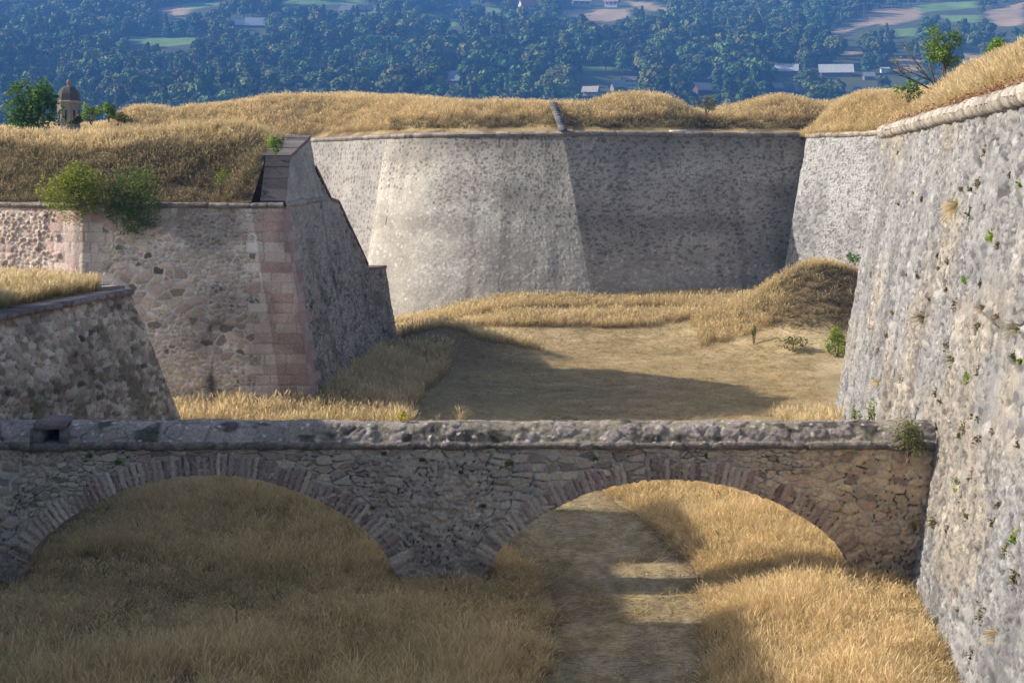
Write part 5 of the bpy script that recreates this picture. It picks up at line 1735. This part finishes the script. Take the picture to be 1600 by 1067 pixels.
# houses: px, py of the middle of the wall foot, width px, wall height px, roof rise px, turn, roof colour, wall colour, label
HOUSES = [
    (398, 43, 26, 2, 10, .15, (.42, .46, .52), (.22, .19, .17), "long barn with a pale blue-grey sheet roof beside the green field"),
    (376, 43, 20, 2, 7, .15, (.17, .21, .30), (.2, .18, .16), "lower dark blue roofed wing at the left of the pale barn"),
    (542, 20, 20, 4, 7, -.5, (.12, .12, .14), (.17, .10, .09), "dark timber house at the top, left of two neighbours"),
    (570, 19, 22, 4, 7, .3, (.15, .13, .15), (.17, .10, .09), "dark timber house at the top, right of two neighbours"),
    (725, 10, 18, 4, 7, .7, (.13, .12, .13), (.5, .47, .43), "dark gabled house at the top edge, left of the red roofed villa"),
    (824, 15, 26, 7, 11, .5, (.38, .15, .11), (.62, .60, .57), "white villa with a red roof at the top edge"),
    (908, 10, 26, 8, 5, .1, (.40, .34, .30), (.42, .38, .36), "large pale brown house at the top edge"),
    (956, 11, 20, 9, 6, -.3, (.36, .22, .17), (.68, .68, .70), "white two-storey house with dark windows at the top edge"),
    (709, 132, 24, 9, 12, -.45, (.16, .20, .30), (.34, .25, .20), "chalet with steep blue-grey roof just above the far grass, left of centre"),
    (648, 131, 16, 4, 4, .2, (.45, .47, .50), (.25, .22, .20), "small shed with a pale roof left of the chalet"),
    (595, 137, 14, 4, 4, .2, (.16, .25, .42), (.25, .22, .20), "small blue roof peeping over the golden grass"),
    (923, 149, 22, 6, 7, -.3, (.44, .40, .38), (.55, .50, .42), "cream cottage with a pale roof right of the arris strip"),
    (966, 141, 22, 4, 8, .4, (.25, .26, .30), (.28, .26, .24), "grey roofed house left of the white house"),
    (986, 132, 24, 7, 5, .15, (.20, .18, .18), (.62, .62, .62), "long white house with a dark roof"),
    (1098, 146, 30, 5, 9, .55, (.40, .36, .36), (.14, .10, .09), "dark brown house with a pale roof slope"),
    (1229, 116, 32, 3, 9, -.2, (.42, .42, .44), (.2, .18, .17), "grey roofed farmhouse, left of the two long roofs"),
    (1306, 118, 46, 4, 11, -.15, (.42, .44, .44), (.25, .17, .13), "widest grey roofed farmhouse among the trees"),
    (1214, 143, 16, 4, 6, .5, (.30, .32, .35), (.2, .18, .16), "small dark house half hidden above the grass hump"),
    (1242, 147, 12, 4, 8, .9, (.42, .42, .44), (.2, .18, .16), "steep grey roof just above the right grass hump"),
    (1340, 152, 15, 6, 9, .8, (.15, .17, .24), (.40, .24, .2), "narrow gabled chalet with a dark blue roof"),
    (1357, 125, 16, 2, 5, .1, (.30, .32, .36), (.2, .18, .17), "dull grey roof behind trees, right of the widest farmhouse"),
    (1382, 114, 12, 4, 2, .1, (.6, .62, .62), (.72, .72, .70), "tiny white house left of the half bare tree"),
    (1414, 149, 20, 9, 5, .1, (.16, .17, .22), (.62, .30, .13), "orange house with blue windows and a dark roof behind the half bare tree"),
]
def house(px, py, w, h, rr, rot, rc, wc, label):
    X, Y, Z = hill_hit(px, py)
    k = Y / F
    rc = tuple(c_ * .85 for c_ in rc); wc = tuple(c_ * .8 for c_ in wc)
    W = w * k; H = max(h * k, 2.5); R = rr * k; D = W * .62
    lift = 0
    root = tag(empty("house", (X, Y, Z)), label, "house", "houses on the wooded valley side")
    ca, sa = math.cos(rot), math.sin(rot)
    def T(x, y, z): return (X + x * ca - y * sa, Y + x * sa + y * ca, Z + z)
    A = Acc()
    b = [(-W / 2, -D / 2), (W / 2, -D / 2), (W / 2, D / 2), (-W / 2, D / 2)]
    for i in range(4):
        p, q = b[i], b[(i + 1) % 4]
        A.poly([T(*p, -6), T(*q, -6), T(*q, H), T(*p, H)], wc)
    # gable ends
    for s in (-1, 1):
        A.poly([T(s * W / 2, -D / 2, H), T(s * W / 2, D / 2, H), T(s * W / 2, 0, H + R * .97)], wc)
    A.build("wall", M_HOUSE, root)
    A = Acc(); o = W * .07 + .3
    for s in (-1, 1):
        e = [T(-W / 2 - o, s * (D / 2 + o), H - R * o / (D / 2)), T(W / 2 + o, s * (D / 2 + o), H - R * o / (D / 2)), T(W / 2 + o, 0, H + R), T(-W / 2 - o, 0, H + R)]
        A.poly(e, rc)
        A.poly([(p[0], p[1], p[2] - .28) for p in e], rc)
        A.poly([e[0], e[1], (e[1][0], e[1][1], e[1][2] - .28), (e[0][0], e[0][1], e[0][2] - .28)], rc)
    rf = A.build("roof", M_HOUSE, root)
    A = Acc(); c = T(W * .2, D * .1, H + R * .9); A.box(c, (.9, .9, 2.2), (.35, .3, .27), rot)
    A.build("chimney", M_HOUSE, rf)
    if h >= 6:
        n = 3 if w > 18 else 2
        for i in range(n):
            A = Acc(); c = T(-W / 2 + W * (i + .5) / n, -D / 2 - .04, H * .55)
            A.box(c, (W * .11, .12, H * .36), (.05, .07, .10), rot); A.build("window", M_HOUSE, root)
for hs_ in HOUSES: house(*hs_)

def crown_mesh(name, seed, kind):
    r = np.random.default_rng(seed)
    if kind == 'round': Hh, Rr, nb, npts = 11.0, 4.6, 11, 900
    elif kind == 'tall': Hh, Rr, nb, npts = 14.0, 3.2, 12, 900
    else: Hh, Rr, nb, npts = 14.0, 2.7, 0, 800
    V = []; 
    if kind == 'cone':
        n = npts; t = r.random(n) ** .8
        a = r.uniform(0, 6.283, n); rad = (1 - t) * Rr * (.65 + .45 * np.sin(t * 34 + r.random()) ** 2) * (.75 + .3 * r.random(n)) + .1
        pts = np.stack([np.cos(a) * rad, np.sin(a) * rad, 1.2 + t * (Hh - 1.2)], 1)
        nrm_ = np.stack([np.cos(a), np.sin(a), np.full(n, .5)], 1); nrm_ /= np.linalg.norm(nrm_, axis=1)[:, None]
        size = .95
    else:
        out = []; nn_ = []
        for k in range(nb):
            a = r.uniform(0, 6.283); q = math.sqrt(r.random()) * .62
            z = r.uniform(.28, .80)
            c = np.array((math.cos(a) * q * Rr, math.sin(a) * q * Rr, Hh * z))
            rb = Rr * r.uniform(.38, .62) * (1.1 if z < .6 else .85)
            d = r.normal(size=(npts // nb, 3)); d /= np.linalg.norm(d, axis=1)[:, None]
            d[:, 2] = np.where(d[:, 2] < -.3, -d[:, 2], d[:, 2])
            nn_.append(d); out.append(c + d * rb * (.86 + .2 * r.random((npts // nb, 1))) * np.array((1, 1, .95 if kind == 'round' else 1.35)))
        pts = np.concatenate(out); nrm_ = np.concatenate(nn_); size = 1.15
    Vv, Q, H = leaf_cloud(pts, size, seed, .1, 1.2, nrm_, .38)
    # tapered trunk in the same small mesh
    A = Acc(); A.tube([(0, 0, -1.5), (0, 0, Hh * .35), (.1, 0, Hh * .7)], [.32, .22, .08], (0, 0, 0), 6)
    tv = np.concatenate(A.V); tq = np.concatenate(A.Q) + len(Vv)
    return mesh_np(name, np.concatenate([Vv, tv]), np.concatenate([Q, tq]), None, {"h": ('FLOAT', np.concatenate([H * .9, np.zeros(len(tv))]))})

KINDS = ['round', 'round', 'round', 'round', 'tall', 'tall', 'cone']
CROWN = [crown_mesh("crown", 500 + i, k) for i, k in enumerate(KINDS)]
for me in CROWN: me.materials.append(M_WOODLAND)
S_WOOD = source_set("wood", [bpy.data.objects.new(f"wood{i}", me) for i, me in enumerate(CROWN)])

def woodland():
    pts = []
    Y = 660.0
    while Y < 1660:
        w = Y * .345 + 12
        n = int(2 * w / 8.4)
        x = np.linspace(-w, w, n) + rng.uniform(-3, 3, n)
        y = Y + rng.uniform(-3.5, 3.5, n)
        pts.append(np.stack([x, y], 1)); Y += 7.2 + (Y - 660) * .004
    P = np.concatenate(pts)
    Z = hill_z(P[:, 0], P[:, 1])
    sc = rng.uniform(.7, 1.45, len(P)) * (.66 + .92 * fbm(P[:, 0] / 55, P[:, 1] / 55, 305))
    keep = rng.random(len(P)) < .93
    # scrubby open ground on the right upper slope
    px, py = to_px(P[:, 0], P[:, 1], Z)
    openr = smooth(1270, 1400, px) * (fbm(P[:, 0] / 35, P[:, 1] / 35, 306) > .5)
    keep &= ~((openr > .5) & (rng.random(len(P)) < .45))
    sc = np.where(px > 1300, sc * .75, sc)
    for f in (0.05, .3, .55, .8, 1.05):
        a, b = to_px(P[:, 0], P[:, 1], Z + 11 * sc * f)
        for kind, poly in FIELDS:
            for o_ in (-.8, -.4, 0, .4, .8): keep &= ~in_poly(a + o_ * 4.5 * sc * F / P[:, 1], b, poly)
        for h_ in HOUSES:
            if f < .3: x0, x1, y0, y1 = h_[0] - h_[2] * .6 - 5, h_[0] + h_[2] * .6 + 5, h_[1] - h_[3] - h_[4], h_[1] + 1
            else: x0, x1, y0, y1 = h_[0] - h_[2] * .6 - 10, h_[0] + h_[2] * .6 + 10, h_[1] - h_[3] - h_[4] - 3, h_[1] - h_[3] * .2
            keep &= ~((a > x0) & (a < x1) & (b > y0) & (b < y1))
    P, Z, sc = P[keep], Z[keep], sc[keep]
    px, py = to_px(P[:, 0], P[:, 1], Z + 10 * sc)
    vis = np.interp(px, SIL_X, SIL_Y) - 2
    seen = (py < vis) & (px > 2) & (px < 1598)
    ok = py < vis + 40
    P, Z, sc, px, py, seen = [q[ok] for q in (P, Z, sc, px, py, seen)]
    order = np.argsort(P[:, 1] - 1e6 * seen)
    ind = order[:300]; rest = order[300:]
    return P, Z, sc, px, py, ind, rest
WP_, WZ_, WS_, WX_, WY_, IND, REST = woodland()
kk = rng.choice(7, len(WP_), p=[.19, .19, .19, .15, .11, .09, .08])
NM = {'round': "round crowned tree", 'tall': "tall oval tree", 'cone': "pointed dark conifer"}
def near_what(px):
    marks = [(20, "at the far left edge"), (75, "behind the small tree by the sentry box"), (115, "behind the sentry box"), (165, "right of the sentry box"), (235, "over the first golden hump"), (320, "left of the long golden slope"),
             (420, "over the long golden slope"), (520, "above the bastion coping"), (600, "by the small blue roof"), (660, "by the pale roofed shed"), (709, "near the steep roofed chalet"), (790, "over the middle of the far rampart"),
             (870, "above the arris strip"), (923, "by the cream cottage"), (985, "by the long white house"), (1050, "right of the long white house"), (1098, "by the dark brown house"), (1160, "left of the right grass hump"), (1229, "over the right grass hump"),
             (1300, "below the widest farmhouse"), (1360, "by the narrow gabled chalet"), (1420, "near the orange house"), (1500, "behind the half bare tree"), (1600, "at the far right")]
    return min(marks, key=lambda m: abs(m[0] - px))[1]
TREES = []
for i in IND:
    k = int(kk[i]); o = bpy.data.objects.new("woodland_tree", CROWN[k])
    o.location = (WP_[i, 0], WP_[i, 1], WZ_[i]); s = float(WS_[i])
    o.scale = (s, s, s); o.rotation_euler = (0, 0, random.uniform(0, 6.28))
    COL.objects.link(o)
    size = "large" if s > 1.25 else ("small" if s < .9 else "middling")
    TREES.append((o, f"{size} {NM[KINDS[k]]} {near_what(WX_[i])}", WX_[i]))
ORD = ["leftmost", "second", "third", "fourth", "fifth", "sixth", "seventh", "eighth", "ninth", "tenth", "eleventh", "twelfth", "thirteenth", "fourteenth", "fifteenth", "sixteenth", "seventeenth", "eighteenth", "nineteenth", "twentieth"]
def number_off(items, cat, group):
    d = {}
    for it in items: d.setdefault(it[1], []).append(it)
    for lb, L in d.items():
        L.sort(key=lambda t: t[2])
        for n_, it in enumerate(L):
            tail = "" if len(L) == 1 else (f", {ORD[min(n_, 19)]} from the left" if n_ else ", leftmost of its like")
            tag(it[0], lb + tail, cat, group)
number_off(TREES, "tree", "trees at the foot of the wooded slope")
P = np.stack([WP_[REST, 0], WP_[REST, 1], WZ_[REST]], 1)
o = scatter("woodland", "dense broadleaf wood covering the far valley side", P, S_WOOD, 7, WS_[REST], None, .04)
o.data.attributes["idx"].data.foreach_set("value", kk[REST].astype(np.int32))

number_off(SEEDS, "plant", "plants rooted in the right wall")

# power line across the upper right of the slope
def pole(px, py, hpx, label):
    X, Y, Z = hill_hit(px, py); H = hpx * Y / F
    root = tag(empty("utility_pole", (X, Y, Z)), label, "pole", "poles of the power line")
    A = Acc(); A.tube([(X, Y, Z - 1), (X, Y, Z + H)], [.32, .22], (.12, .1, .09), 6); A.build("pole", M_WOOD, root)
    A = Acc(); A.box((X, Y, Z + H - .8), (3.2, .3, .3), (.12, .1, .09)); A.build("crossarm", M_WOOD, root)
    return Vector((X, Y, Z + H))
pa = pole(1350, 31, 26, "left wooden pole of the pair holding the power line")
pb = pole(1355, 31, 26, "right wooden pole of the pair holding the power line")
A = Acc(); e = Vector(at(1262, -4, 1150)); e2 = Vector(at(1610, 0, 1300))
for p, q in ((e, pa), (pb, e2)):
    L = [p.lerp(q, t) - Vector((0, 0, 22 * t * (1 - t))) for t in np.linspace(0, 1, 14)]
    A.tube(L, .10, (.5, .5, .5), 4)
tag(A.build("power_line", M_HOUSE), "thin pale cable sagging across the upper right slope", "cable")

# ------------------------------------------------------------------ air
def haze():
    b = Acc(); b.box((0, 820, 95), (1560, 1740, 284), (1, 1, 1))
    o = b.build("haze", None)
    m = bpy.data.materials.new("haze_air"); m.use_nodes = True
    nt = m.node_tree; nt.nodes.clear()
    out = nt.nodes.new("ShaderNodeOutputMaterial"); v = nt.nodes.new("ShaderNodeVolumePrincipled")
    v.inputs["Color"].default_value = (.13, .38, 1.0, 1)
    v.inputs["Density"].default_value = .00032
    v.inputs["Anisotropy"].default_value = 0.0
    nt.links.new(v.outputs[0], out.inputs["Volume"])
    o.data.materials.append(m)
    tag(o, "blue morning haze filling the valley", kind="stuff")
haze()
